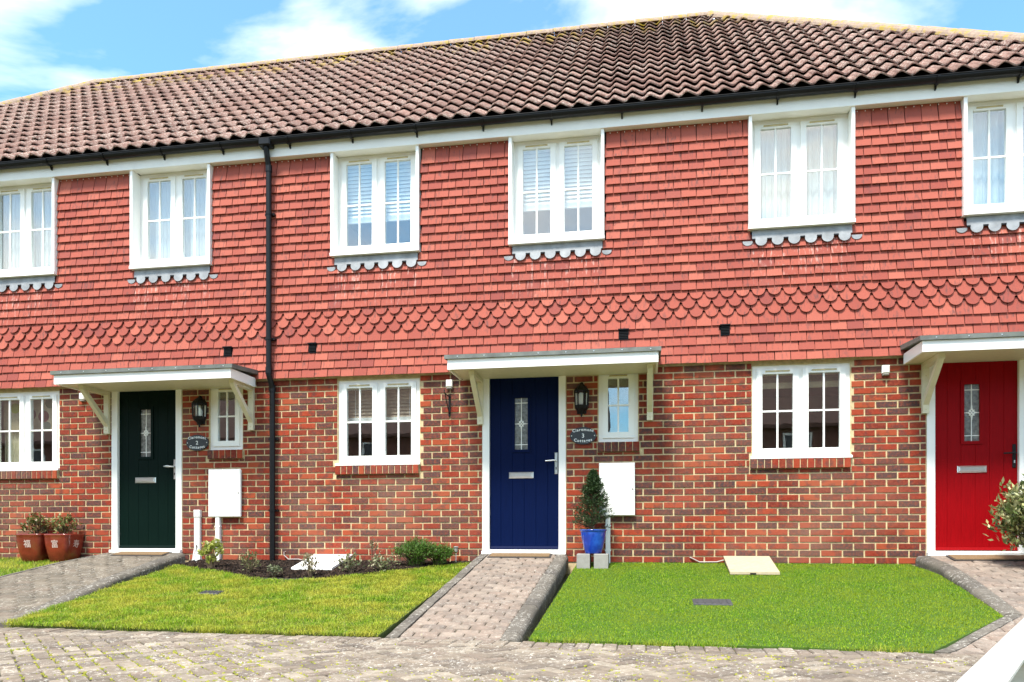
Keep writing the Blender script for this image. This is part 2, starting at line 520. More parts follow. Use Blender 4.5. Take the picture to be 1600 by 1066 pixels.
M_bark = plain('stem_bark', (0.12, 0.085, 0.05), 0.9, var=0.3, scale=60)
M_post = plain('green_timber', (0.22, 0.17, 0.06), 0.85, var=0.25, scale=20, bump=0.3)
def rail_mat():
    t = NT('white_timber')
    g = t.noise(1.0, 5, 0.65, (9, 4.5, 60))
    col = t.ramp(g, [(0.3, (0.56, 0.53, 0.47)), (0.55, (0.66, 0.64, 0.585)), (0.75, (0.74, 0.72, 0.67))])
    d = t.ramp(t.noise(26, 5, 0.75), [(0.66, 0.0), (0.72, 1.0)])
    t.set('Base Color', t.mix(t.math('MULTIPLY', d, 0.7), col, (0.24, 0.20, 0.14))).set('Roughness', 0.7)
    t.bump(g, 0.5, 0.004)
    return t.m
M_rail = rail_mat()
M_iron = plain('iron_cover', (0.07, 0.07, 0.075), 0.6, 0.3, var=0.3, scale=40, bump=0.4)
M_cable = plain('grey_cable', (0.42, 0.36, 0.33), 0.5, var=0.1)
M_bulb = plain('frosted_bulb', (0.85, 0.85, 0.82), 0.4, var=0.02)
def door_paint(name, col):
    t = NT(name)
    n = t.noise(1.0, 4, 0.6, (90, 90, 5))
    t.set('Base Color', t.ramp(n, [(0.3, tuple(c * 0.85 for c in col)), (0.7, tuple(c * 1.12 for c in col))])).set('Roughness', 0.5)
    t.b.inputs['Specular IOR Level'].default_value = 0.08
    t.bump(n, 0.12, 0.002)
    return t.m
M_dgreen = door_paint('green_door', (0.0012, 0.0085, 0.006))
M_dblue = door_paint('blue_door', (0.0006, 0.0058, 0.040))
M_dred = door_paint('red_door', (0.26, 0.0016, 0.004))

# ------------------------------------------------------------------ house layout
P = 4.88                                   # pitch of the terrace
BND = [-14.0, -9.5, -4.62, 0.26, 4.93]     # party lines
RIDGE_Y, RIDGE_Z, EAVE_Y, EAVE_Z = 3.85, 8.62, -0.20, 5.135
RX0, RX1 = -10.02, 1.014                   # ends of the ridge
SL = math.hypot(RIDGE_Y - EAVE_Y, RIDGE_Z - EAVE_Z)
PITCH = math.atan2(RIDGE_Z - EAVE_Z, RIDGE_Y - EAVE_Y)
TILE_Z0, TILE_TOP, GAUGE, TW = 2.24, 4.945, 0.104, 0.168
COURSE, CZ0, BW = 0.0771, 0.0045, 0.2265

HLAB = [('terraced end house at the far left showing only a sliver of its roof', None),
        ('terraced brick and tile cottage with the dark green front door', M_dgreen),
        ('terraced brick and tile cottage with the blue front door', M_dblue),
        ('terraced brick and tile cottage with the bright red front door', M_dred)]
houses = []
for i in range(4):
    cx = 0.5 * (BND[i] + BND[i + 1])
    houses.append(thing('terraced_house', (cx, 0, 0), HLAB[i][0], 'house', 'cottages of the terrace'))

def openings(i):
    d = P * (i - 2)
    return dict(up=[(-3.767 + d, -2.66 + d, 3.69, 5.02), (-1.578 + d, -0.473 + d, 3.69, 5.02)],
                win=(-3.715 + d, -2.68 + d, 1.165, 2.205), small=(-0.544 + d, -0.093 + d, 1.385, 2.215),
                door=(-1.908 + d, -0.921 + d, 0.105, 2.235), d=d)

def slab(x0, x1, z0, z1, y0, y1, holes):
    """a wall slab with rectangular openings"""
    xs = sorted(set([x0, x1] + [c for h in holes for c in h[:2] if x0 < c < x1]))
    zs = sorted(set([z0, z1] + [c for h in holes for c in h[2:] if z0 < c < z1]))
    def solid(a, b):
        if a < 0 or b < 0 or a >= len(xs) - 1 or b >= len(zs) - 1: return False
        x, z = (xs[a] + xs[a + 1]) / 2, (zs[b] + zs[b + 1]) / 2
        return not any(h[0] < x < h[1] and h[2] < z < h[3] for h in holes)
    m = MB()
    for a in range(len(xs) - 1):
        for b in range(len(zs) - 1):
            if not solid(a, b): continue
            X0, X1, Z0, Z1 = xs[a], xs[a + 1], zs[b], zs[b + 1]
            m.add([(X0, y0, Z0), (X1, y0, Z0), (X1, y0, Z1), (X0, y0, Z1)], [(0, 1, 2, 3)])
            m.add([(X0, y1, Z0), (X1, y1, Z0), (X1, y1, Z1), (X0, y1, Z1)], [(3, 2, 1, 0)])
            if not solid(a - 1, b): m.add([(X0, y0, Z0), (X0, y0, Z1), (X0, y1, Z1), (X0, y1, Z0)], [(0, 1, 2, 3)])
            if not solid(a + 1, b): m.add([(X1, y0, Z0), (X1, y1, Z0), (X1, y1, Z1), (X1, y0, Z1)], [(0, 1, 2, 3)])
            if not solid(a, b - 1): m.add([(X0, y0, Z0), (X0, y1, Z0), (X1, y1, Z0), (X1, y0, Z0)], [(0, 1, 2, 3)])
            if not solid(a, b + 1): m.add([(X0, y0, Z1), (X1, y0, Z1), (X1, y1, Z1), (X0, y1, Z1)], [(0, 1, 2, 3)])
    return m

# ---- shared piece meshes
def unit_brick(seed):
    rr = random.Random(seed)
    cx, cz, cy = 0.014, 0.05, 0.003
    j = lambda s: rr.uniform(-s, s)
    v = [(-.5, .05, -.5), (.5, .05, -.5), (.5, .05, .5), (-.5, .05, .5)]
    q = [(-.5, .5), (.5, -.5)]
    a = [(-.5, -.5), (.5, -.5), (.5, .5), (-.5, .5)]
    v += [(x * (1 - abs(j(.012))), cy + .001, z * (1 - abs(j(.07)))) for x, z in a]
    v += [((x - math.copysign(cx, x)) + j(.004), j(.0012), (z - math.copysign(cz, z)) + j(.015)) for x, z in a]
    f = [(8, 9, 10, 11)]
    for i in range(4):
        k = (i + 1) % 4
        f += [(i, k, 4 + k, 4 + i), (4 + i, 4 + k, 8 + k, 8 + i)]
    return v, f
BR = [unit_brick(s) for s in range(8)]
BR_ME = []
for v, f in BR:
    m = MB(); m.add(v, f); BR_ME.append(m.mesh('brick', M_brick))

def split(items, key, n=300):
    items = sorted(items, key=key, reverse=True)
    return items[:n], items[n:]

def lay_bricks(rects, wall, n):
    """rects: (x0,x1,z0,z1,yoff)"""
    near, rest = split(rects, lambda q: size_px((q[0] + q[1]) / 2, 0, (q[2] + q[3]) / 2) + 0.3 * (q[1] - q[0]), n)
    for x0, x1, z0, z1, y in near:
        o = bpy.data.objects.new('brick', random.choice(BR_ME))
        link(o, wall, ((x0 + x1) / 2, y, (z0 + z1) / 2))
        o.scale = (x1 - x0, 1, z1 - z0)
        o.rotation_euler = (0, random.gauss(0, .0035), 0)
    if rest:
        m = MB()
        for x0, x1, z0, z1, y in rest:
            v, f = random.choice(BR)
            m.add([((x0 + x1) / 2 + a * (x1 - x0), y + b, (z0 + z1) / 2 + c * (z1 - z0)) for a, b, c in v], f)
        m.build('brick_mass', M_brick_j, wall, kind='stuff')

def wall_bricks(i, house):
    op = openings(i)
    x0, x1 = BND[i], BND[i + 1]
    holes = [op['win'], op['small'], op['door']]
    wx = op['win']; sx = op['small']
    sills = [(wx[0] - 0.025, wx[1] + 0.0, wx[2] - 0.112, wx[2]), (sx[0] - 0.01, sx[1] + 0.02, sx[2] - 0.112, sx[2])]
    wall = slab(x0, x1, -0.3, 2.27, 0.009, 0.10, holes).build('brick_wall', M_mortar, house)
    rects = []
    rr = random.Random(100 + i)
    for k in range(29):
        z0 = CZ0 + COURSE * k; z1 = z0 + COURSE - 0.0118
        nb = int((BND[4] - BND[0]) / BW) + 3
        for b in range(nb):
            a = BND[0] - 0.3 + b * BW + (BW / 2 if k % 2 else 0)
            if not (x0 <= a + BW / 2 < x1): continue
            c0, c1 = max(a, BND[0]), min(a + BW - 0.0118, BND[4])
            if c1 - c0 < 0.03: continue
            segs = [(c0, c1, z0, z1)]
            for h in holes + sills:
                new = []
                for s in segs:
                    if s[1] <= h[0] or s[0] >= h[1] or s[3] <= h[2] or s[2] >= h[3]:
                        new.append(s); continue
                    if s[0] < h[0] - 0.012: new.append((s[0], h[0] - 0.008, s[2], s[3]))
                    if s[1] > h[1] + 0.012: new.append((h[1] + 0.008, s[1], s[2], s[3]))
                    mid0, mid1 = max(s[0], h[0]), min(s[1], h[1])
                    if s[2] < h[2] - 0.025: new.append((mid0, mid1, s[2], h[2] - 0.006))
                    if s[3] > h[3] + 0.025: new.append((mid0, mid1, h[3] + 0.006, s[3]))
                segs = new
            for s in segs:
                if s[1] - s[0] > 0.028 and s[3] - s[2] > 0.015:
                    rects.append((s[0] + rr.uniform(0, .003), s[1] - rr.uniform(0, .003), s[2] + rr.uniform(0, .002), s[3] - rr.uniform(0, .002), rr.uniform(-.0022, .0022)))
    lay_bricks(rects, wall, 300 if i > 0 else 0)
    # brick-on-edge sills
    for s in sills:
        n = round((s[1] - s[0]) / 0.0775); w = (s[1] - s[0]) / n
        bed = MB().extrude([(-0.028, s[2] + .006), (0.02, s[2] + .003), (0.02, s[3] - .004), (-0.028, s[3] - .008)], 'x', s[0] + .004, s[1] - .004)
        sb = bed.build('brick_sill', M_mortar, house)
        for k in range(n):
            a = s[0] + k * w + .004; b = a + w - .009
            j = rr.uniform(-.002, .002)
            m = MB().cbox(a, b, -0.036 + j, 0.015, s[2], s[3] - .003, .004)
            m.build('brick', M_brick, sb, origin=((a + b) / 2, -0.02, s[2]))
    return wall

# ---- hanging tiles
def tile_shape(kind, w, h):
    """front outline (x,z) of a tile, z measured up from its lowest point"""
    if kind == 's':
        a = 0.069
        pts = [(-a + .0, .066)] + [(-a * math.cos(math.pi * t / 8), .066 - .066 * math.sin(math.pi * t / 8)) for t in range(1, 8)] + [(a, .066)]
        return [(-w / 2, .072)] + [(-a - .006, .072)] + pts + [(a + .006, .072), (w / 2, .072), (w / 2, h), (-w / 2, h)]
    return [(-w / 2, 0), (w / 2, 0), (w / 2, h), (-w / 2, h)]
def tile_geo(kind, w, h, run):
    pts = tile_shape(kind, w, h)
    n = len(pts); th = 0.0155
    slope = run / h
    v = [(x, z * slope, z) for x, z in pts] + [(x, z * slope + th, z) for x, z in pts]
    f = [tuple(range(n)), tuple(range(2 * n - 1, n - 1, -1))]
    for i in range(n):
        j = (i + 1) % n
        f.append((j, i, n + i, n + j))
    return v, f
def cladding(i, house):
    op = openings(i)
    x0, x1 = BND[i], BND[i + 1]
    back = slab(x0, x1, 2.272, 5.11, -0.012, 0.10, op['up']).build('tile_cladding', M_underlay, house)
    holes = [(u[0], u[1], u[2], 9) for u in op['up']]
    vents = [(-4.065 + op['d'], -3.965 + op['d'], 2.55, 2.655), (-0.31 + op['d'], -0.20 + op['d'], 2.55, 2.655)]
    aprons = [(u[0] + 0.045, u[1] - 0.02, 3.585, 3.695) for u in op['up']]
    items = []
    rr = random.Random(300 + i)
    for k in range(25):
        zb = TILE_Z0 + GAUGE * k
        kind = 's' if k in (5, 6, 7) else 'p'
        h = 0.165 if k < 24 else TILE_TOP - zb
        kick = {0: .020, 1: .013, 2: .007, 3: .003}.get(k, 0)
        nb = int((BND[4] - BND[0]) / TW) + 3
        for b in range(nb):
            a = BND[0] - 0.4 + b * TW + (TW / 2 if k % 2 else 0)
            if not (x0 <= a + TW / 2 < x1): continue
            c0, c1 = max(a + .0042, BND[0]), min(a + TW - .0042, BND[4])
            if c1 - c0 < .02: continue
            segs = [(c0, c1)]
            for hh in holes + [(v[0], v[1], v[2], v[3]) for v in vents] + aprons:
                if zb + 0.09 <= hh[2] or zb + .012 >= hh[3]: continue
                new = []
                for s in segs:
                    if s[1] <= hh[0] or s[0] >= hh[1]: new.append(s); continue
                    if s[0] < hh[0] - .02: new.append((s[0], hh[0] - .003))
                    if s[1] > hh[1] + .02: new.append((hh[1] + .003, s[1]))
                segs = new
            for s in segs:
                hh2 = h
                for hh in holes:      # trim tiles that run up under a window box
                    if s[0] < hh[1] and s[1] > hh[0] and zb < hh[2] < zb + h: hh2 = max(hh[2] - zb, .03)
                full = abs((s[1] - s[0]) - (TW - .0084)) < .002
                items.append((s[0], s[1], zb + rr.gauss(0, .0013), kind if full else 'p', hh2, -0.066 - kick + rr.uniform(-.0025, .0025), rr.gauss(0, .005)))
    near, rest = split(items, lambda q: size_px((q[0] + q[1]) / 2, 0, q[2]) + .5 * (q[1] - q[0]), 300 if i > 0 else 0)
    cache = {}
    rj = MB()
    for lst, single in ((near, True), (rest, False)):
        for a, b, zb, kind, h, y, rot in lst:
            run = 0.036 * h / 0.165
            key = (round(b - a, 3), kind, round(h, 3))
            if key not in cache: cache[key] = tile_geo(kind, key[0], key[2], run)
            v, f = cache[key]
            cx = (a + b) / 2
            if single:
                mk = ('me',) + key
                if mk not in cache:
                    cache[mk] = MB().add(v, f).mesh('hanging_tile', M_tile)
                o = bpy.data.objects.new('hanging_tile', cache[mk])
                link(o, back, (cx, y, zb))
                o.rotation_euler = (0, rot, 0)
            else:
                c, s_ = math.cos(rot), math.sin(rot)
                rj.add([(cx + p[0] * c + p[2] * s_, y + p[1], zb - p[0] * s_ + p[2] * c) for p in v], f)
    if rest: rj.build('hanging_tile_mass', M_tile_j, back, kind='stuff')
    # row of fixing nails under the fascia
    nl = MB()
    x = x0 + .03
    while x < x1:
        if not any(u[0] - .01 < x < u[1] + .01 for u in op['up']):
            nl.box(x - .004, x + .004, -0.0385, -0.03, 4.915, 4.923)
        x += .082
    nl.build('fixing_nails', M_letter, back, kind='stuff')
    # plastic air vents let into the tiles
    if i > 0:
        for vx0, vx1, vz0, vz1 in vents:
            v = MB().box(vx0, vx1, -0.060, -0.005, vz0 - .01, vz1).build('air_vent', M_black, house)
            for q in range(5):
                z = vz0 + .010 + q * .0175
                MB().extrude([(-0.074, z), (-0.059, z + .008), (-0.059, z + .014), (-0.074, z + .006)], 'x', vx0 + .006, vx1 - .006).build('louvre', M_metal_b, v)
            MB().box(vx0 - .006, vx1 + .006, -0.088, -0.02, vz1 - .006, vz1 + .006).build('hood', M_black, v)

# ---- windows
def frame_ring(x0, x1, z0, z1, y0, y1, w):
    m = MB()
    wl_, wr, wb, wt = w if isinstance(w, tuple) else (w, w, w, w)
    o = [(x0, z0), (x1, z0), (x1, z1), (x0, z1)]
    n = [(x0 + wl_, z0 + wb), (x1 - wr, z0 + wb), (x1 - wr, z1 - wt), (x0 + wl_, z1 - wt)]
    v = [(x, y0, z) for x, z in o] + [(x, y0, z) for x, z in n] + [(x, y1, z) for x, z in o] + [(x, y1, z) for x, z in n]
    f = []
    for i in range(4):
        j = (i + 1) % 4
        f += [(i, j, 4 + j, 4 + i), (8 + j, 8 + i, 12 + i, 12 + j), (4 + i, 4 + j, 12 + j, 12 + i), (j, i, 8 + i, 8 + j)]
    return m.add(v, f)
def window(house, x0, x1, z0, z1, y, ncas, sill, mat=None):
    """white casement window, its face at depth y"""
    fw, sw = 0.055, 0.062
    w = frame_ring(x0, x1, z0, z1, y, y + .07, fw).build('window', M_white, house)
    iw = (x1 - x0 - fw * (ncas + 1)) / ncas
    for c in range(1, ncas):
        a = x0 + fw * c + iw * c
        MB().box(a, a + fw, y + .001, y + .068, z0 + fw, z1 - fw).build('mullion', M_white, w)
    for c in range(ncas):
        a = x0 + fw + c * (iw + fw); b = a + iw
        sa = frame_ring(a - .008, b + .008, z0 + fw - .008, z1 - fw + .008, y - .016, y + .04, (sw, sw, sw + .006, sw - .012))
        sa.build('sash', M_white, w)
        g0, g1, h0, h1 = a - .008 + sw, b + .008 - sw, z0 + fw - .002 + sw, z1 - fw + .02 - sw
        mx, mz = (g0 + g1) / 2, (h0 + h1) / 2
        bw = .0095
        MB().box(mx - bw, mx + bw, y - .004, y + .014, h0 - .01, h1 + .01).build('glazing_bar', M_white, w)
        MB().box(g0 - .01, mx - bw, y - .003, y + .013, mz - bw, mz + bw).build('glazing_bar', M_white, w)
        MB().box(mx + bw, g1 + .01, y - .003, y + .013, mz - bw, mz + bw).build('glazing_bar', M_white, w)
        for p0, p1 in ((g0 - .01, mx - bw + .003), (mx + bw - .003, g1 + .01)):
            for q0, q1 in ((h0 - .01, mz - bw + .003), (mz + bw - .003, h1 + .01)):
                MB().box(p0, p1, y + .004, y + .009, q0, q1).build('pane', M_glass, w)
        vw = iw * .30
        MB().extrude([(y - .026, z1 - fw - .018), (y - .012, z1 - fw - .022), (y - .012, z1 - fw - .004), (y - .022, z1 - fw - .004)], 'x', (a + b) / 2 - vw, (a + b) / 2 + vw).build('trickle_vent', M_vent, w)
        # inside handle
        MB().tube([(b - .03 if c == 0 else a + .03, y + .055, mz - .06), (b - .03 if c == 0 else a + .03, y + .062, mz + .02)], .006, 6).build('handle', M_white, w)
    if sill:
        MB().extrude([(-0.036, z0 - .004), (y + .07, z0 - .006), (y + .07, z0 + .03), (y + .002, z0 + .034), (-0.036, z0 + .022)], 'x', x0 - .022, x1 + .012).build('sill', M_white, w)
    return w
def upper_window(house, u, k):
    x0, x1, z0, z1 = u
    y0 = -0.105                    # front of the projecting boards
    w = window(house, x0 + .036, x1 - .036, z0 + .045, 4.952, .06, 2, False)
    MB().box(x0, x0 + .036, y0, .15, z0 + .002, 4.94).build('side_board', M_white, w)
    MB().box(x1 - .036, x1, y0, .15, z0 + .002, 4.94).build('side_board', M_white, w)
    MB().extrude([(y0 - .012, z0), (.15, z0), (.15, z0 + .06), (.08, z0 + .06), (y0 - .012, z0 + .035)], 'x', x0 - .004, x1 + .004).build('sill', M_white, w)
    MB().box(x0 + .036, x1 - .036, -.102, .16, 4.9535, 4.966).build('head_lining', M_fascia, w)
    MB().box(x0 + .036, x1 - .036, y0 + .010, .06, z0 + .036, z0 + .098).build('apron_board', M_white, w)
    # scalloped lead flashing below
    a, b = x0 + .04, x1 - .022
    n = 6
    ys = -0.066
    m = MB()
    pts = [(a, z0 + .004), (a, 3.592)]
    step = (b - a) / n
    for q in range(n):
        c = a + step * (q + .55)
        r = step * .36
        pts += [(c - r, 3.592)] + [(c - r * math.cos(math.pi * t / 8), 3.570 - .062 * math.sin(math.pi * t / 8)) for t in range(9)] + [(c + r, 3.592)]
    pts += [(b, 3.592), (b, z0 + .004)]
    for p0, p1 in zip(pts, pts[1:]): pass
    nn = len(pts)
    def yy(z): return ys - .018 * (3.70 - z) / .2
    v = [(x, yy(z), z) for x, z in pts] + [(x, yy(z) + .004, z) for x, z in pts]
    f = [tuple(range(nn)), tuple(range(2 * nn - 1, nn - 1, -1))] + [((q + 1) % nn, q, nn + q, nn + (q + 1) % nn) for q in range(nn)]
    m.add(v, f)
    m.build('lead_flashing', M_lead, w)
    for q in range(n + 1):
        c = a + step * (q + .05)
        if c - .022 > a - .03 and c < b:
            MB().box(max(c - .024, a + .002), c + .026, ys - .016, ys - .002, 3.574, 3.590).build('lead_clip', M_metal_b, w)
    for c in (a - .045, b + .05):
        pts = [(c - .055, 3.57)] + [(c - .055 * math.cos(math.pi * t / 8), 3.565 - .045 * math.sin(math.pi * t / 8)) for t in range(9)] + [(c + .055, 3.57)]
        nn = len(pts)
        v = [(x, -.0655, z) for x, z in pts] + [(x, -.060, z) for x, z in pts]
        f = [tuple(range(nn)), tuple(range(2 * nn - 1, nn - 1, -1))] + [((q + 1) % nn, q, nn + q, nn + (q + 1) % nn) for q in range(nn)]
        MB().add(v, f).build('lead_soaker', M_lead, w)
    return w

# ---- doors
def front_door(house, dr, mat, lever):
    x0, x1, z0, z1 = dr
    y = 0.012
    d = frame_ring(x0, x1, z0, z1, y - .02, y + .07, (.082, .082, .04, .068)).build('door', M_white, house)
    MB().box(x0 - .004, x1 + .004, -.055, y + .06, z0 - .012, z0 + .024).build('threshold', M_white, d)
    a, b, c, e = x0 + .084, x1 - .084, z0 + .046, z1 - .070
    yl = y + .022
    # leaf with V-grooves; the vision panel is a real opening
    gx = (a + b) / 2 - .035; gw, gz0, gz1 = .083, z0 + 1.21, z0 + 1.83
    def leaf_part(p, q, r, s):
        grooves = [a + (b - a) * t for t in (.16, .33, .5, .67, .84)]
        xs = [p] + [g for g in grooves if p + .01 < g < q - .01] + [q]
        m = MB()
        for k in range(len(xs) - 1):
            l, rr = xs[k] + (.003 if k else 0), xs[k + 1] - (.003 if k < len(xs) - 2 else 0)
            m.add([(l, yl, r), (rr, yl, r), (rr, yl, s), (l, yl, s)], [(0, 1, 2, 3)])
            if k < len(xs) - 2:
                g = xs[k + 1]
                m.add([(rr, yl, r), (g, yl + .0035, r), (g, yl + .0035, s), (rr, yl, s)], [(0, 1, 2, 3)])
                m.add([(g, yl + .0035, r), (g + .003, yl, r), (g + .003, yl, s), (g, yl + .0035, s)], [(0, 1, 2, 3)])
        m.add([(p, yl + .044, r), (q, yl + .044, r), (q, yl + .044, s), (p, yl + .044, s)], [(3, 2, 1, 0)])
        return m
    lf = MB()
    for args in ((a, gx - gw, c, e), (gx + gw, b, c, e), (gx - gw, gx + gw, c, gz0), (gx - gw, gx + gw, gz1, e)):
        q = leaf_part(*args); lf.add(q.v, q.f)
    lf.build('leaf', mat, d)
    frame_ring(gx - gw - .028, gx + gw + .028, gz0 - .028, gz1 + .028, yl - .012, yl + .01, .034).build('glass_surround', mat, d)
    MB().box(gx - gw + .002, gx + gw - .002, yl + .012, yl + .02, gz0 + .002, gz1 - .002).build('glass', M_obscure, d)
    # leaded pattern
    m = MB(); t = .0045; yg = yl + .008; cz = (gz0 + gz1) / 2 + .0; cw = gw - .006
    m.box(gx - t, gx + t, yg, yg + .004, gz0 + .006, cz - .075); m.box(gx - t, gx + t, yg, yg + .004, cz + .075, gz1 - .006)
    for z in (gz0 + .065, gz1 - .065): m.box(gx - cw, gx + cw, yg - .0004, yg + .0045, z - t, z + t)
    m.box(gx - cw, gx - .052, yg - .0004, yg + .0045, cz - t, cz + t); m.box(gx + .052, gx + cw, yg - .0004, yg + .0045, cz - t, cz + t)
    def bar(p, q, k):
        p, q = Vector(p), Vector(q); n = (q - p).normalized(); s = Vector((-n.y, n.x)) * .0052
        cs = [p - s, q - s, q + s, p + s]
        m.add([(gx + w_.x, yg - .001 - k * .0003, cz + w_.y) for w_ in cs] + [(gx + w_.x, yg + .003, cz + w_.y) for w_ in cs],
              [(0, 1, 2, 3), (7, 6, 5, 4), (1, 0, 4, 5), (2, 1, 5, 6), (3, 2, 6, 7), (0, 3, 7, 4)])
    S = 6
    def arc(sx, sy):
        return [(sx * (.054 - .054 * math.sin(math.pi / 2 * k / S) ** .8), sy * (.078 - .078 * math.cos(math.pi / 2 * k / S) ** .8)) for k in range(S + 1)]
    kk = 1
    for sx in (-1, 1):
        for sy in (-1, 1):
            pts = arc(sx, sy)
            for p, q in zip(pts, pts[1:]): bar(p, q, kk); kk += 1
    for sx in (-1, 1):
        bar((-.026 * sx, -.03), (.026 * sx, .03), kk); kk += 1
    for s0, s1 in (((-.032, 0), (0, .038)), ((0, .038), (.032, 0)), ((.032, 0), (0, -.038)), ((0, -.038), (-.032, 0))): bar(s0, s1, kk); kk += 1
    m.build('leaded_came', M_came, d)
    # letter plate
    lz = z0 + .915; lx = (a + b) / 2 - .035
    lp = MB().cbox(lx - .146, lx + .146, yl - .014, yl - .001, lz - .036, lz + .036, .008).build('letter_plate', M_chrome, d)
    MB().cbox(lx - .128, lx + .128, yl - .021, yl - .013, lz - .022, lz + .026, .005).build('letter_flap', M_chrome, d)
    # lever handle on a long plate
    hm = M_metal_b if lever == 'black' else M_chrome
    hx = b - .032; hz = z0 + 1.08
    hp = MB()
    hp.cbox(hx - .017, hx + .017, yl - .011, yl - .001, hz - .155, hz + .095, .005)
    hp.build('handle_plate', hm, d)
    if lever == 'round':
        MB().tube([(hx, yl - .008, hz), (hx, yl - .055, hz), (hx - .03, yl - .06, hz), (hx - .07, yl - .06, hz + .004), (hx - .125, yl - .055, hz + .004)], [.011, .011, .010, .017, .010], 10).build('handle', hm, d, smooth=True)
    else:
        MB().tube([(hx, yl - .008, hz), (hx, yl - .052, hz), (hx - .012, yl - .056, hz), (hx - .122, yl - .056, hz - .006)], .0085, 10).build('handle', hm, d)
    MB().lathe([(.0, 0), (.008, 0), (.008, .004)], 0, 0, 10)
    MB().cbox(hx - .006, hx + .006, yl - .014, yl - .010, hz - .105, hz - .075, .001).build('keyhole', M_chrome if lever == 'black' else M_metal_b, d)
    MB().extrude([(yl - .018, c + .002), (yl - .001, c + .001), (yl - .001, c + .034), (yl - .006, c + .034)], 'x', a + .004, b - .004).build('weather_bar', mat, d)
    return d

# ---- canopy
def canopy(house, x0, x1):
    D = -0.66
    zb = 2.143
    c = MB()
    c.box(x0, x1, D, D + .022, zb, 2.254)                       # front board
    c.box(x0, x0 + .022, D + .022, -.0785, zb, 2.254); c.box(x1 - .022, x1, D + .022, -.0785, zb, 2.254)
    co = c.build('canopy', M_white, house)
    MB().box(x0 + .022, x1 - .022, D + .022, -.002, zb + .018, zb + .030).build('soffit', M_cream, co)
    lead = MB()
    # sloping lead top with a drip edge
    lead.extrude([(D - .025, 2.2555), (D - .025, 2.300), (-.06, 2.352), (-.06, 2.300), (D - .012, 2.2555)], 'x', x0 - .03, x1 + .03)
    lead.build('lead_roof', M_canopy_top, co)
    n = int((x1 - x0) / .26)
    for k in range(n):
        x = x0 + .12 + k * (x1 - x0 - .2) / (n - 1)
        MB().lathe([(.0, 0), (.007, .001), (.006, .004), (0, .005)], x, 0, 8)
        MB().cbox(x - .006, x + .006, D - .029, D - .0255, 2.272, 2.284, .002).build('nail_head', M_chrome, co)
    for bx in (x0 + .235, x1 - .085):
        hw = .034
        br = MB().box(bx - hw, bx + hw, -.045, -.001, 1.62, zb + .017).build('bracket', M_cream, co)
        MB().box(bx - hw + .002, bx + hw - .002, D + .16, -.0455, zb - .036, zb + .016).build('bracket_arm', M_cream, br)
        q = .028
        MB().extrude([(-.0455, 1.71), (-.0455, 1.79), (D + .235, zb - .037), (D + .165, zb - .037)], 'x', bx - q, bx + q).build('strut', M_cream, br)
        for z in (1.66, 2.02):
            MB().cbox(bx - .005, bx + .005, -.049, -.0452, z - .005, z + .005, .001).build('screw_cap', M_vent, br)
    return co

# ---- roof
def slope_pt(x, s, lift=0.0):
    """point on the front slope: s metres up from the eave"""
    return (x, EAVE_Y + s * math.cos(PITCH) - lift * math.sin(PITCH), EAVE_Z + s * math.sin(PITCH) + lift * math.cos(PITCH))
RT_W, RT_G, RT_L = 0.2, 0.3215, 0.40
AMP = 0.023
def prof(u):
    """pantile section across one cover width, u in 0..1"""
    return AMP * (math.sin(2 * math.pi * u) + 0.18 * math.sin(4 * math.pi * u))
def roof_tile_geo():
    N = 10; th = .018; lift = .062
    v = []
    for k in range(N + 1):
        u = k / N * 1.0
        x = (u - .5) * RT_W
        z = prof(u)
        v += [(x, 0, z + lift), (x, RT_L, z + lift * .12), (x, 0, z + lift - th)]
    f = []
    for k in range(N):
        a, b = 3 * k, 3 * (k + 1)
        f += [(a, b, b + 1, a + 1), (a + 2, b + 2, b, a)]
    f += [(0, 1, 2), (3 * N, 3 * N + 2, 3 * N + 1)]
    return v, f
RTG = roof_tile_geo()
RT_ME = MB().add(*RTG).mesh('roof_tile', M_roof)
RT_ME.polygons.foreach_set('use_smooth', [True] * len(RT_ME.polygons))
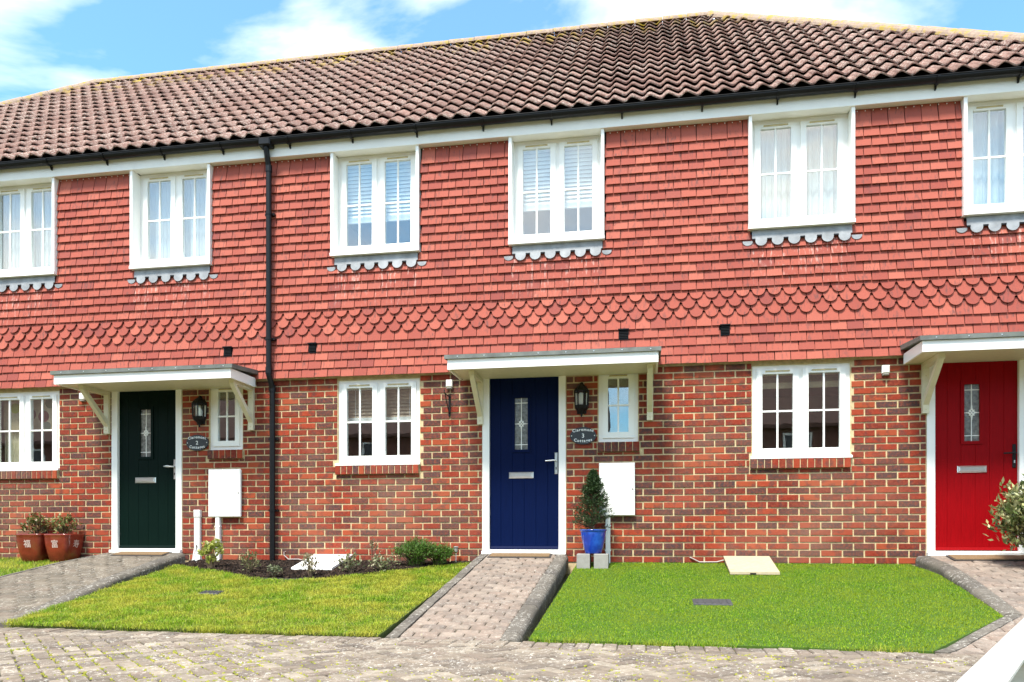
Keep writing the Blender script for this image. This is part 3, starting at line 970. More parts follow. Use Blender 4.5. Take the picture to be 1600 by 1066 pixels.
def roof(i, house):
    x0, x1 = BND[i], BND[i + 1]
    xa = x0 - .16 if i == 0 else x0
    xb = x1 + .13 if i == 3 else x1
    run = RIDGE_Y - EAVE_Y
    und = MB()
    def hipx(side, y): return (RX1 + (RIDGE_Y - y)) if side > 0 else (RX0 - (RIDGE_Y - y))
    def poly(y0, y1, back):
        p = [(xa, y0), (xb, y0), (xb, y1), (xa, y1)] if not back else None
        return p
    front = [(xa, EAVE_Y + .03), (xb, EAVE_Y + .03), (xb, RIDGE_Y), (xa, RIDGE_Y)]
    # hips: x + y <= RX1 + RIDGE_Y and -x + y <= -RX0 + RIDGE_Y
    fp = clip_poly(clip_poly(front, 1, 1, RX1 + RIDGE_Y), -1, 1, -RX0 + RIDGE_Y)
    zf = lambda x, y: EAVE_Z + (y - EAVE_Y) * math.tan(PITCH) - .012
    und.prism(fp, lambda x, y: zf(x, y) - .05, zf)
    ry2 = 2 * RIDGE_Y - EAVE_Y
    bp = [(x, 2 * RIDGE_Y - y) for x, y in fp][::-1]
    zb_ = lambda x, y: EAVE_Z + (ry2 - y) * math.tan(PITCH) - .012
    und.prism(bp, lambda x, y: zb_(x, y) - .05, zb_)
    if i in (0, 3):
        ex = RX1 + run if i == 3 else RX0 - run
        ap = RX1 if i == 3 else RX0
        tri = [(ap, RIDGE_Y, RIDGE_Z), (ex, EAVE_Y, EAVE_Z), (ex, ry2, EAVE_Z)]
        und.add([(p[0], p[1], p[2] - .013) for p in tri] + [(p[0], p[1], p[2] - .065) for p in tri],
                [(0, 1, 2), (5, 4, 3), (0, 3, 4, 1), (1, 4, 5, 2), (2, 5, 3, 0)])
    rf = und.build('roof', M_underlay if i not in (0, 3) else M_underlay, house)
    whole, cut = [], []
    nrow = 17
    for r in range(nrow):
        s = r * RT_G
        k0 = math.floor(xa / RT_W) - 1; k1 = math.ceil(xb / RT_W) + 1
        for k in range(k0, k1):
            cx = (k + .5) * RT_W
            if not (xa <= cx < xb): continue
            y0 = EAVE_Y + s * math.cos(PITCH); y1 = EAVE_Y + min(s + RT_L, SL) * math.cos(PITCH)
            def over(x, y): return x + y > RX1 + RIDGE_Y or -x + y > -RX0 + RIDGE_Y
            cs = [over(cx + dx, yy) for dx in (-RT_W / 2, RT_W / 2) for yy in (y0, y1)]
            if all(cs): continue
            (cut if any(cs) or s + RT_L > SL else whole).append((cx, s))
    near, rest = split(whole, lambda q: size_px(*slope_pt(q[0], q[1])), 300 if i > 0 else 40)
    rr = random.Random(500 + i)
    for cx, s in near:
        o = bpy.data.objects.new('roof_tile', RT_ME)
        link(o, rf, slope_pt(cx, s, rr.uniform(0, .004)))
        o.rotation_euler = (PITCH + rr.gauss(0, .004), 0, rr.gauss(0, .004))
    m = MB()
    for cx, s in rest + cut:
        v, f = RTG
        pts = []
        for x, y, z in v:
            y = min(y, SL - s + .02)
            p = slope_pt(cx + x, s + y, z)
            # cut against the hips by sliding back down onto the mitre line
            over = p[0] + p[1] - (RX1 + RIDGE_Y)
            if over > 0: p = (p[0] - over, p[1], p[2])
            over = -p[0] + p[1] - (-RX0 + RIDGE_Y)
            if over > 0: p = (p[0] + over, p[1], p[2])
            pts.append(p)
        m.add(pts, f)
    m.build('roof_tile_mass', M_roof_j, rf, smooth=True, kind='stuff')
    # ridge and hip tiles
    def capping(p, q, name):
        p, q = Vector(p), Vector(q); L = (q - p).length; n = max(1, round(L / .45))
        d = (q - p) / n
        side = Vector((d.y, -d.x, 0)).normalized() if abs(d.z) > .01 or True else None
        up = side.cross(d.normalized())
        if up.z < 0: up = -up
        for k in range(n):
            a = p + d * k + d.normalized() * .005; b = p + d * (k + 1) - d.normalized() * .004
            mm = MB(); S = 10; vv = []
            for e, (c, rad) in enumerate(((a, .125), (b, .118))):
                for t in range(S + 1):
                    an = math.pi * t / S
                    for ra in (rad, rad - .018):
                        vv.append(c + side * math.cos(an) * ra + up * (math.sin(an) * ra * .92 - .035))
            ff = []
            W = 2 * (S + 1)
            for t in range(S):
                i0, i1 = 2 * t, 2 * (t + 1)
                ff += [(i0, i1, W + i1, W + i0), (i1 + 1, i0 + 1, W + i0 + 1, W + i1 + 1), (i0 + 1, i1 + 1, i1, i0), (W + i0, W + i1, W + i1 + 1, W + i0 + 1)]
            ff += [(0, W, W + 1, 1), (W - 2, W - 1, 2 * W - 1, 2 * W - 2)]
            mm.add(vv, ff)
            mm.build(name, M_ridge, rf, origin=tuple((a + b) / 2))
        return
    ra, rb = max(xa, RX0), min(xb, RX1)
    if rb > ra: capping((ra, RIDGE_Y, RIDGE_Z + .02), (rb, RIDGE_Y, RIDGE_Z + .02), 'ridge_tile')
    for side in (1, -1):
        rx = RX1 if side > 0 else RX0
        # hip from the ridge end to the eave corner, cut at the party line
        pa, pb = Vector((rx, RIDGE_Y, RIDGE_Z + .03)), Vector((rx + side * run, EAVE_Y, EAVE_Z + .03))
        t0, t1 = 0.0, 1.0
        ta, tb = sorted(((xa - rx) / (side * run), (xb - rx) / (side * run)))
        t0, t1 = max(t0, ta), min(t1, tb)
        if t1 - t0 > .02: capping(pa.lerp(pb, t0), pa.lerp(pb, t1), 'hip_tile')
    return rf

# ---- eaves
def eaves(i, house):
    x0, x1 = BND[i], BND[i + 1]
    xa = x0 - .14 if i == 0 else x0
    xb = x1 + .11 if i == 3 else x1
    fb = MB().box(xa, xb, -.125, -.103, 4.94, 5.125)
    fb.build('fascia', M_fascia, house)
    op = openings(i)
    MB().box(xa, xb, -.103, -.002, 4.945, 4.953).build('soffit', M_fascia, house)
    S = 10; r = .058; cy, cz = -.190, 5.118
    m = MB(); v = []
    for x in (xa, xb):
        for ra in (r, r - .005):
            for t in range(S + 1):
                an = math.pi + math.pi * t / S
                v.append((x, cy + ra * math.cos(an), cz + ra * math.sin(an)))
    n = S + 1; f = []
    for t in range(S):
        f += [(t + 1, t, 2 * n + t, 2 * n + t + 1), (n + t, n + t + 1, 3 * n + t + 1, 3 * n + t)]
    f += [(0, n, 3 * n, 2 * n), (S, 2 * n + S, 3 * n + S, n + S)]
    m.add(v, f)
    m.tube([(xa, cy - r + .001, cz), (xb, cy - r + .001, cz)], .006, 6)
    g = m.build('gutter', M_black, house, smooth=False)
    x = xa + .35
    while x < xb:
        b = MB()
        vv, ff = [], []
        for xx in (x - .014, x + .014):
            for ra in (r + .012, r + .001):
                for t in range(S + 1):
                    an = math.pi + math.pi * t / S
                    vv.append((xx, cy + ra * math.cos(an), cz + ra * math.sin(an)))
        for t in range(S):
            ff += [(t, t + 1, 2 * n + t + 1, 2 * n + t), (t + 1, t, n + t, n + t + 1), (2 * n + t, 2 * n + t + 1, 3 * n + t + 1, 3 * n + t)]
        b.add(vv, ff)
        b.extrude([(-.1255, cz - .10), (-.145, cz - .095), (-.16, cz - r - .004), (-.1255, cz - r + .01)], 'x', x - .008, x + .008)
        b.build('gutter_bracket', M_black, g)
        x += .80

def shell(i, house):
    """rear wall, end walls, floors and a back partition so that rooms are rooms"""
    x0, x1 = BND[i], BND[i + 1]
    by = 2 * RIDGE_Y - .05
    m = MB().box(x0, x1, by - .1, by, -.3, 5.1)
    if i == 0: m.box(x0, x0 + .1, .101, by - .101, -.3, 5.1)
    if i == 3: m.box(x1 - .1, x1, .101, by - .101, -.3, 5.1)
    m.build('rear_wall', M_brick_j, house)
    r = MB()
    r.box(x0 + .02, x1 - .02, 3.2, 3.28, .101, 2.39); r.box(x0 + .02, x1 - .02, 3.2, 3.28, 2.511, 5.05)
    r.box(x0 + .101, x0 + .14, .11, 3.199, .101, 2.39) ; r.box(x1 - .14, x1 - .101, .11, 3.199, .101, 2.39)
    r.box(x0 + .101, x0 + .14, .11, 3.199, 2.511, 5.05) ; r.box(x1 - .14, x1 - .101, .11, 3.199, 2.511, 5.05)
    r.box(x0 + .02, x1 - .02, .102, 3.3, 5.051, 5.09)
    r.build('room_wall', M_room, house)
    f = MB().box(x0 + .02, x1 - .02, .102, by - .102, 0.0, .10)
    f.box(x0 + .02, x1 - .02, .102, by - .102, 2.391, 2.51)
    f.build('floor_slab', M_roomfl, house)

for i, h in enumerate(houses):
    op = openings(i)
    wall_bricks(i, h)
    cladding(i, h)
    shell(i, h)
    roof(i, h)
    eaves(i, h)
    for k, u in enumerate(op['up']): upper_window(h, u, k)
    window(h, *op['win'], .03, 2, True)
    window(h, *op['small'], .03, 1, False)
    if i > 0:
        front_door(h, op['door'], HLAB[i][1], {1: 'round', 2: 'chrome', 3: 'black'}[i])
        canopy(h, -2.165 + op['d'] + (-.03 if i == 1 else 0), .125 + op['d'])
    else:
        front_door(h, op['door'], M_white, 'chrome')
        canopy(h, -2.165 + op['d'], .125 + op['d'])

# ---- downpipe on the party line of the green and blue houses
def downpipe():
    h = houses[1]
    x = onY(420, 420, -.125).x
    m = MB()
    m.tube([(x, -.190, 5.06), (x, -.190, 5.02), (x, -.165, 4.93), (x, -.125, 4.82), (x, -.125, 4.78)], .034, 12)
    m.tube([(x, -.125, 4.80), (x, -.125, 2.34), (x, -.125, 2.28), (x + .015, -.085, 2.17), (x + .015, -.062, 2.10), (x + .015, -.062, lawn_z(-.06) - .05)], .034, 12)
    p = m.build('downpipe', M_black, h)
    for z in (4.80, 2.33, 2.12):
        xx, yy = (x, -.125) if z > 2.2 else (x + .015, -.062)
        MB().tube([(xx, yy, z - .04), (xx, yy, z + .04)], .040, 12).build('socket_collar', M_black, p)
    for z in (4.25, 2.72, 1.50, .62):
        xx, yy = (x, -.125) if z > 2.2 else (x + .015, -.062)
        c = MB()
        c.tube([(xx, yy, z - .014), (xx, yy, z + .014)], .0385, 12)
        c.box(xx - .062, xx + .062, yy + .02, (-.045 if z > 2.2 else -.004), z - .013, z + .013)
        c.build('pipe_clip', M_black, p)
    MB().cbox(x - .075, x + .075, -.255, -.128, 5.035, 5.125, .012).build('gutter_outlet', M_black, p)
downpipe()

# ------------------------------------------------------------------ ground, lawns, paths, road
def Yb(x): return -3.33 - .03 * x          # front edge of the gardens
def ground():
    m = MB()
    ys = [-900, -40, -3.6, -3.1, 0.0, 8, 60, 900]
    xs = [-900, -60, -20, 0, 20, 60, 900]
    def z(y): return -.62 if y <= -3.6 else (-.14 if y >= 0 else -.56 + (y + 3.1) / 3.1 * .42)
    v = [(x, y, z(y)) for y in ys for x in xs]
    n = len(xs)
    f = [(j * n + i, j * n + i + 1, (j + 1) * n + i + 1, (j + 1) * n + i) for j in range(len(ys) - 1) for i in range(n - 1)]
    m.add(v, f).build('ground', M_ground, kind='structure')
ground()

lawn_L = [(-5.64, -.12), (-2.0, -.12), (-2.03, -3.26), (-5.37, -3.17)]
bed_px = [(289, 884), (318, 891), (352, 893), (392, 905), (440, 908), (490, 905), (560, 899), (640, 891), (690, 885), (722, 876)]
bed_edge = [onL(*p) for p in bed_px]
bed_edge = [(p.x, min(p.y, -.12)) for p in bed_edge]
bed_edge[0] = (-5.62, bed_edge[0][1]); bed_edge[-1] = (-1.99, bed_edge[-1][1])
lawn_R = [(-.78, -.004), (2.80, -.004), (2.90, -.55), (2.87, -1.3), (2.77, -2.32), (1.90, -3.36), (-.86, -3.29)]
lawn_F = [(-9.4, -.004), (-6.78, -.004), (-7.03, -.62), (-7.14, -1.3), (-7.3, -3.11), (-9.4, -3.04)]

def sheet(name, poly, zf, mat, th=.05, **kw):
    a = sum(poly[i][0] * poly[(i + 1) % len(poly)][1] - poly[(i + 1) % len(poly)][0] * poly[i][1] for i in range(len(poly)))
    if a < 0: poly = poly[::-1]
    return MB().prism(poly, lambda x, y: zf(y) - th, lambda x, y: zf(y)).build(name, mat, kind='structure', **kw)
left_poly = [p for p in bed_edge] + [(-2.03, -3.26), (-5.37, -3.17)]
sheet('lawn', left_poly, lambda y: lawn_z(y), M_lawn_b, .12)
sheet('lawn', lawn_R, lambda y: lawn_z(y), M_turf_b, .12)
sheet('lawn', lawn_F, lambda y: lawn_z(y), M_lawn_b, .12)
bed_poly = [(-5.66, .005), (-1.96, .005)] + [(p[0], p[1] - .02) for p in bed_edge[::-1]]
sheet('flower_bed', bed_poly, lambda y: lawn_z(y) - .006, M_soil, .12)
# lumps of bark in the bed
def bark():
    m = MB(); rr = random.Random(5)
    n = 0
    while n < 4200:
        x, y = rr.uniform(-5.62, -1.98), rr.uniform(-1.05, -.01)
        if not inside(bed_poly, x, y): continue
        n += 1
        L, w, t = rr.uniform(.008, .03), rr.uniform(.005, .013), rr.uniform(.004, .012)
        a = rr.uniform(0, 6.3); c, s = math.cos(a), math.sin(a); tl = rr.uniform(-.4, .4)
        vv = []
        for zz in (-t, t):
            for dx, dy in ((-L, -w), (L, -w), (L, w), (-L, w)):
                vv.append((x + dx * c - dy * s, y + dx * s + dy * c, lawn_z(y) + zz + dx * tl + .004))
        m.add(vv, [(3, 2, 1, 0), (4, 5, 6, 7), (0, 1, 5, 4), (1, 2, 6, 5), (2, 3, 7, 6), (3, 0, 4, 7)])
    t = leaf_mat('bark_chip', [(.018, .011, .008), (.045, .026, .017), (.012, .008, .006), (.085, .055, .035)], .95, None, 0.0)
    m.build('bark_chips', t, kind='stuff', label='dark bark chippings covering the flower bed by the wall', cat='bark chips')
bark()

def blades(name, poly, n, h, w, lean, mat, label, seed, keep=None, clump=0.0):
    rr = np.random.default_rng(seed)
    xs = [p[0] for p in poly]; ys = [p[1] for p in poly]
    pts = []
    while len(pts) < n:
        q = rr.uniform((min(xs), min(ys)), (max(xs), max(ys)), (n, 2))
        # more blades close to the camera edge than by the wall is not needed: keep it even
        for x, y in q:
            if inside(poly, x, y) and (keep is None or keep(x, y)): pts.append((x, y))
            if len(pts) >= n: break
    pts = np.array(pts)
    hh = h * rr.uniform(.55, 1.25, n)
    if clump:
        hh *= 1 + clump * np.sin(pts[:, 0] * 9.1 + 2 * np.sin(pts[:, 1] * 7)) * np.sin(pts[:, 1] * 11.3 + 2 * np.sin(pts[:, 0] * 5.2))
    ww = w * rr.uniform(.7, 1.3, n)
    az = rr.uniform(0, 2 * np.pi, n); ln = lean * rr.uniform(.2, 1.3, n)
    dx, dy = np.cos(az), np.sin(az)
    bx, by = -dy * ww, dx * ww
    z0 = LAWN_S * np.minimum(pts[:, 1], 0) - .004
    V = np.zeros((n, 5, 3))
    V[:, 0] = np.stack([pts[:, 0] - bx, pts[:, 1] - by, z0], 1)
    V[:, 1] = np.stack([pts[:, 0] + bx, pts[:, 1] + by, z0], 1)
    mx, my = pts[:, 0] + dx * hh * ln * .35, pts[:, 1] + dy * hh * ln * .35
    V[:, 2] = np.stack([mx + bx * .8, my + by * .8, z0 + hh * .6], 1)
    V[:, 3] = np.stack([mx - bx * .8, my - by * .8, z0 + hh * .6], 1)
    V[:, 4] = np.stack([pts[:, 0] + dx * hh * ln, pts[:, 1] + dy * hh * ln, z0 + hh * (1 - .25 * ln)], 1)
    me = bpy.data.meshes.new(name)
    me.vertices.add(5 * n); me.vertices.foreach_set('co', V.reshape(-1))
    base = (np.arange(n) * 5)[:, None]
    loops = np.concatenate([base + np.array([[0, 1, 2, 3]]), base + np.array([[3, 2, 4]])], 1).reshape(-1)
    me.loops.add(7 * n); me.loops.foreach_set('vertex_index', loops.astype(np.int32))
    me.polygons.add(2 * n)
    st = np.stack([np.arange(n) * 7, np.arange(n) * 7 + 4], 1).reshape(-1)
    me.polygons.foreach_set('loop_start', st.astype(np.int32))
    me.update(calc_edges=True); me.validate()
    me.materials.append(mat)
    o = bpy.data.objects.new(name, me)
    link(o, None, (0, 0, 0))
    return tag(o, label, 'grass', kind='stuff')
M_grass = leaf_mat('grass_blade', [(.09, .22, .008), (.17, .34, .014), (.26, .42, .02), (.44, .50, .06), (.07, .16, .008), (.58, .56, .18)], .8, (2.8, (.52, .47, .07), .7), .3, .08)
M_turf = leaf_mat('turf_blade', [(.085, .21, .002), (.165, .33, .003), (.055, .13, .002), (.26, .42, .006), (.48, .52, .08)], .8, (2.0, (.30, .34, .02), .6), .25, .06)
cover_L = onL(330, 927); cover_R = onL(1113, 942)
kl = lambda x, y: not (abs(x - cover_L.x) < .13 and abs(y - cover_L.y) < .10)
kr = lambda x, y: not (abs(x - cover_R.x) < .17 and abs(y - cover_R.y) < .12)
blades('lawn_grass', [(p[0], p[1]) for p in left_poly[:-2]] + [(-2.03, -3.30), (-5.40, -3.21)], 100000, .040, .0019, 1.6, M_grass, 'yellowish green growing grass between the green and blue doors', 11, kl, .35)
blades('artificial_turf', lawn_R, 150000, .017, .0016, .9, M_turf, 'dense vivid green turf in front of the house with blue pot', 12, kr)
blades('side_grass', [(p[0], p[1]) for p in lawn_F], 26000, .05, .0021, .8, M_grass, 'strip of green grass beside the red glazed pots', 13)

# ---- paths
def lay_pavers(polys, zf, parent, me_mat, j_mat, n, name, ordinary=None, th=.05, c=.009):
    it = []
    for p in polys:
        cx = sum(q[0] for q in p) / len(p); cy = sum(q[1] for q in p) / len(p)
        it.append((p, cx, cy))
    near, rest = split(it, lambda q: size_px(q[1], q[2], zf(q[2])) + min(area(q[0]), .02) * .5, n)
    rr = random.Random(len(polys))
    jm = MB()
    for k, (lst, single) in enumerate(((near, True), (rest, False))):
        for p, cx, cy in lst:
            dz = rr.gauss(0, .0024)
            tx, ty = rr.gauss(0, .008), rr.gauss(0, .008)
            top = lambda x, y: zf(y) + dz + (x - cx) * tx + (y - cy) * ty
            if single:
                MB().prism(p, lambda x, y: zf(y) - th, top, c).build(name, me_mat, parent, origin=(cx, cy, zf(cy)))
            else:
                jm.prism(p, lambda x, y: zf(y) - th, top, c)
    if rest: jm.build(name + '_mass', j_mat, parent, kind='stuff')

def course_blocks(left, right, y0, y1, L=.2, D=.1, gap=.010):
    """rows of blocks across a path; left(y), right(y) are its inner edges"""
    out = []
    y = y0; row = 0
    while y > y1 + .02:
        yb = max(y - D + gap, y1)
        xl = min(left(y), left(yb)); xr = max(right(y), right(yb))
        x = xl - (L / 2 if row % 2 else 0)
        while x < xr:
            p = [(x, yb), (x + L - gap, yb), (x + L - gap, y), (x, y)]
            # clip to the (straight enough) edges
            (lx0, lx1), (rx0, rx1) = (left(yb), left(y)), (right(yb), right(y))
            dy = y - yb
            p = clip_poly(p, -1, (lx1 - lx0) / dy, -lx0 + (lx1 - lx0) / dy * yb)
            p = clip_poly(p, 1, -(rx1 - rx0) / dy, rx0 - (rx1 - rx0) / dy * yb)
            if len(p) > 2 and area(p) > .0012: out.append(p)
            x += L
        y -= D; row += 1
    return out
def poly_at(pts):
    """x as a function of y along a polyline given from high y to low y"""
    def f(y):
        for (x0, y0), (x1, y1) in zip(pts, pts[1:]):
            if y <= y0 and y >= y1:
                return x0 + (x1 - x0) * (y0 - y) / (y0 - y1)
        return pts[0][0] if y > pts[0][1] else pts[-1][0]
    return f
def kerb(pts, side, parent, zf, wide=.11, L=.2, raised=True):
    """bull-nosed kerb blocks along a polyline; side=+1 if the lawn lies at +x"""
    pts = [Vector((p[0], p[1])) for p in pts]
    # resample
    seg = []
    for a, b in zip(pts, pts[1:]):
        n = max(1, round((b - a).length / L))
        for k in range(n): seg.append((a.lerp(b, k / n), a.lerp(b, (k + 1) / n)))
    rr = random.Random(3)
    for a, b in seg:
        d = (b - a).normalized(); nrm = Vector((-d.y, d.x))
        if nrm.x * side < 0: nrm = -nrm           # towards the lawn
        pr = [(0, -.10), (0, .004)]
        R0 = .055 if raised else .02
        for t in range(6):
            an = math.pi / 2 * (1 - t / 5)
            pr.append((wide - R0 + R0 * math.cos(an), .004 - R0 + R0 * math.sin(an)))
        pr.append((wide, -.16))
        e = rr.uniform(-.003, .003)
        ga, gb = a + d * .002, b - d * .002
        v = []
        for q in (ga, gb):
            for o_, z in pr:
                w = q + nrm * (o_ + e)
                v.append((w.x, w.y, zf(q.y) + z + e * .5))
        n = len(pr)
        f = [tuple(range(n - 1, -1, -1)), tuple(range(n, 2 * n))] + [(k, (k + 1) % n, n + (k + 1) % n, n + k) for k in range(n)]
        if side < 0: pass
        MB().add(v, f).build('kerb_block', M_kerb, parent, origin=(a.x, a.y, zf(a.y)))

def make_path(name, lpts, rpts, yend, pm=None, pj=None, n=300):
    left, right = poly_at(lpts), poly_at(rpts)
    ys = sorted(set([p[1] for p in lpts + rpts]), reverse=True)
    base_p = [(left(y), y) for y in ys] + [(right(y), y) for y in reversed(ys)]
    base = sheet(name, base_p, lambda y: RAMP_0 + RAMP_S * y - .014, M_pjoint, .12)
    polys = course_blocks(lambda y: left(y) + .002, lambda y: right(y) - .002, -.005, yend)
    lay_pavers(polys, ramp_z, base, pm or M_ppav, pj or M_ppav_j, n, 'paver')
    return base
pb = make_path('path', [(-1.83, 0), (-1.885, -3.27)], [(-1.02, 0), (-1.085, -3.27)], -3.27)
kerb([(-1.832, -.06), (-1.887, -3.27)], -1, pb, ramp_z, .105, raised=False)
kerb([(-1.018, -.06), (-1.083, -3.27)], 1, pb, ramp_z, .135)
pg = make_path('path', [(-6.74, 0), (-6.96, -.62), (-7.06, -1.3), (-7.22, -3.12)], [(-5.86, 0), (-5.80, -1.4), (-5.52, -3.12)], -3.12, M_gpav, M_gpav_j)
kerb([(-6.742, -.02), (-6.962, -.62), (-7.062, -1.3), (-7.222, -3.12)], -1, pg, ramp_z, .07, raised=False)
kerb([(-5.858, -.06), (-5.798, -1.4), (-5.518, -3.12)], 1, pg, ramp_z, .14)
pr_ = make_path('path', [(2.97, 0), (3.04, -.55), (3.0, -1.3), (2.90, -2.32), (1.98, -3.39)], [(4.0, 0), (3.82, -.45), (3.86, -1.5), (5.6, -3.45)], -3.36)
kerb([(2.968, -.06), (3.038, -.55), (2.998, -1.3), (2.898, -2.32)], -1, pr_, ramp_z, .14)
kerb([(2.898, -2.33), (1.978, -3.39)], -1, pr_, ramp_z, .105, raised=False)
right_bed = [(4.01, -.004), (6.5, -.004), (6.5, -3.4), (5.55, -3.35), (3.87, -1.5), (3.83, -.45)]
sheet('flower_bed', right_bed, lambda y: ramp_z(y) - .03, M_soil, .12)

# ---- road of herringbone blocks
road = sheet('road', [(-14, -16), (9, -16), (9, Yb(9)), (-14, Yb(-14))], lambda y: ROAD_Z - .012, M_sand, .1)
def herringbone():
    L, W, g = .2, .1, .011
    out = []
    a45 = R(45); c, s = math.cos(a45), math.sin(a45)
    x_lo, x_hi, y_lo = -6.2, 3.6, -5.9
    rng = range(-110, 110)
    for i in rng:
        for j in range(-60, 60):
            for kind in (0, 1):
                if kind == 0:
                    u, v = i * W + j * 2 * L * 1.0, i * W
                    r = [(u, v), (u + L - g, v), (u + L - g, v + W - g), (u, v + W - g)]
                else:
                    u, v = i * W + j * 2 * L, i * W
                    u -= W; 
                    r = [(u, v), (u + W - g, v), (u + W - g, v + L - g), (u, v + L - g)]
                p = [(x * c - y * s - 1.0, x * s + y * c - 4.5) for x, y in r]
                cx = sum(q[0] for q in p) / 4; cy = sum(q[1] for q in p) / 4
                if not (x_lo < cx < x_hi and y_lo < cy < -3.2): continue
                # stay in front of the border courses
                p = clip_poly(p, .03, 1, -3.33 - .316)
                if len(p) > 2 and area(p) > .0015: out.append(p)
    return out
hb = herringbone()
brd = []
x = -6.4
while x < 5.5:
    a, b = x, x + .1 - .005
    brd.append([(a, Yb(a) - .203), (b, Yb(b) - .203), (b, Yb(b) - .003), (a, Yb(a) - .003)])
    x += .1
x = -6.4
while x < 5.5:
    a, b = x, x + .2 - .005
    brd.append([(a, Yb(a) - .309), (b, Yb(b) - .309), (b, Yb(b) - .210), (a, Yb(a) - .210)])
    x += .2
lay_pavers(hb + brd, lambda y: ROAD_Z, road, M_pav, M_pav_j, 300, 'paver', th=.04, c=.008)
# moss and weeds in the joints
def moss():
    m = MB(); rr = random.Random(9)
    for _ in range(12000):
        p = rr.choice(hb)
        k = rr.randrange(len(p)); a, b = p[k], p[(k + 1) % len(p)]
        t = rr.random(); x, y = a[0] + (b[0] - a[0]) * t + rr.uniform(-.004, .004), a[1] + (b[1] - a[1]) * t + rr.uniform(-.004, .004)
        if math.sin(x * 2.1 + 1) + math.sin(y * 3.3 + x * .7) + rr.uniform(-1.2, 1.2) < .2: continue
        r = rr.uniform(.005, .013); h = rr.uniform(.001, .006)
        n = 5; o = rr.uniform(0, 6)
        vv = [(x + r * math.cos(o + 6.283 * q / n), y + r * math.sin(o + 6.283 * q / n), ROAD_Z - .006) for q in range(n)] + [(x, y, ROAD_Z + h)]
        m.add(vv, [(q, (q + 1) % n, n) for q in range(n)])
    t = leaf_mat('moss', [(.30, .29, .03), (.20, .22, .03), (.40, .36, .05), (.14, .15, .03)], .95, None, .1)
    m.build('moss', t, kind='stuff', label='yellow green moss in the joints of the road blocks', cat='moss')
moss()
def edge_weeds():
    m = MB(); rr = random.Random(19)
    for _ in range(7000):
        x = rr.uniform(-5.4, 1.9)
        if -2.05 < x < -.85: continue
        if math.sin(x * 5.3) + math.sin(x * 2.1 + 2) + rr.uniform(-1, 1) < .1: continue
        y = Yb(x) + rr.uniform(-.03, .05); z = ROAD_Z - .004
        h = rr.uniform(.015, .06); a = rr.uniform(0, 6.3); l = rr.uniform(.2, 1.2) * h
        w = .0022
        m.add([(x - w * math.sin(a), y + w * math.cos(a), z), (x + w * math.sin(a), y - w * math.cos(a), z), (x + l * math.cos(a), y + l * math.sin(a) - .01, z + h)], [(0, 1, 2)])
    m.build('edge_weeds', M_grass, kind='stuff', label='straggly grass growing along the front edge of the lawns', cat='weeds')
edge_weeds()

# ------------------------------------------------------------------ plants
def leaf(m, p, d, up, L, W, fold=.15):
    d = d.normalized(); s = d.cross(up)
    if s.length < 1e-3: s = d.cross(Vector((1, 0, 0)))
    s.normalize(); n = s.cross(d)
    a, b = p, p + d * L
    c = p + d * L * .45 + s * W + n * fold * W; e = p + d * L * .45 - s * W + n * fold * W
    m.add([a, c, b, e], [(0, 1, 2), (0, 2, 3)])
def rdir(rr, up=0.0):
    while True:
        v = Vector((rr.uniform(-1, 1), rr.uniform(-1, 1), rr.uniform(-1, 1)))
        if .05 < v.length < 1: break
    v.normalize(); v.z += up
    return v.normalized()
def shrub(name, base, rx, ry, h, nstem, nleaf, L, W, mat, label, cat='shrub', group=None, seed=0, clusters=9, loose=.5, z0=.12, spread=1.0, stem_r=.004, leaf_up=.35, full=False):
    rr = random.Random(seed)
    t = thing(name, tuple(base), label, cat, group)
    base = Vector(base)
    st, fo = MB(), MB()
    tips = []
    for k in range(nstem):
        a = rr.uniform(0, 6.283); q = math.sqrt(rr.random())
        lowf = rr.uniform(.22, .75) if (full and k % 2) else rr.uniform(.72, 1.0)
        if full and k % 2: q = rr.uniform(.75, 1.0)
        tip = base + Vector((rx * q * math.cos(a), ry * q * math.sin(a), h * (1 - .45 * q * q * (0 if full and k % 2 else 1)) * lowf))
        mid = base.lerp(tip, .5) + Vector((rr.uniform(-.1, .1) * rx, rr.uniform(-.1, .1) * ry, h * .08))
        st.tube([base + Vector((rr.uniform(-.02, .02) * spread, rr.uniform(-.02, .02) * spread, -.03)), mid, tip], [stem_r * 1.4, stem_r, stem_r * .5], 5)
        tips.append((mid, tip))
    for k in range(nleaf):
        mid, tip = rr.choice(tips)
        u = rr.uniform(z0, 1.05)
        p = mid.lerp(tip, u) if u > .3 else base.lerp(mid, .3 + u * 1.5)
        p = p + rdir(rr) * rr.random() * loose * min(rx, h)
        if p.z < base.z + .01: p.z = base.z + .01 + rr.random() * .03
        d = ((p - base).normalized() * .5 + rdir(rr, leaf_up)).normalized()
        leaf(fo, p, d, rdir(rr, 1.2), L * rr.uniform(.6, 1.25), W * rr.uniform(.7, 1.2))
    st.build('stem', M_bark, t)
    fo.build('foliage', mat, t)
    return t
G_lime = leaf_mat('lime_leaf', [(.30, .36, .05), (.46, .48, .11), (.38, .42, .07), (.55, .54, .22), (.22, .29, .04)], .45)
G_olive = leaf_mat('olive_leaf', [(.14, .16, .06), (.20, .20, .08), (.09, .11, .04), (.28, .24, .12)], .55)
G_grey = leaf_mat('grey_leaf', [(.12, .15, .075), (.20, .22, .12), (.08, .11, .05), (.30, .30, .19)], .55)
G_pale = leaf_mat('pale_leaf', [(.30, .26, .15), (.22, .21, .10), (.40, .33, .22), (.15, .15, .07)], .55)
G_vari = leaf_mat('variegated_leaf', [(.09, .13, .05), (.50, .46, .30), (.14, .17, .07), (.32, .32, .18), (.07, .10, .04)], .5)
G_bright = leaf_mat('bright_leaf', [(.07, .15, .02), (.11, .21, .03), (.05, .11, .018), (.15, .26, .05)], .5)
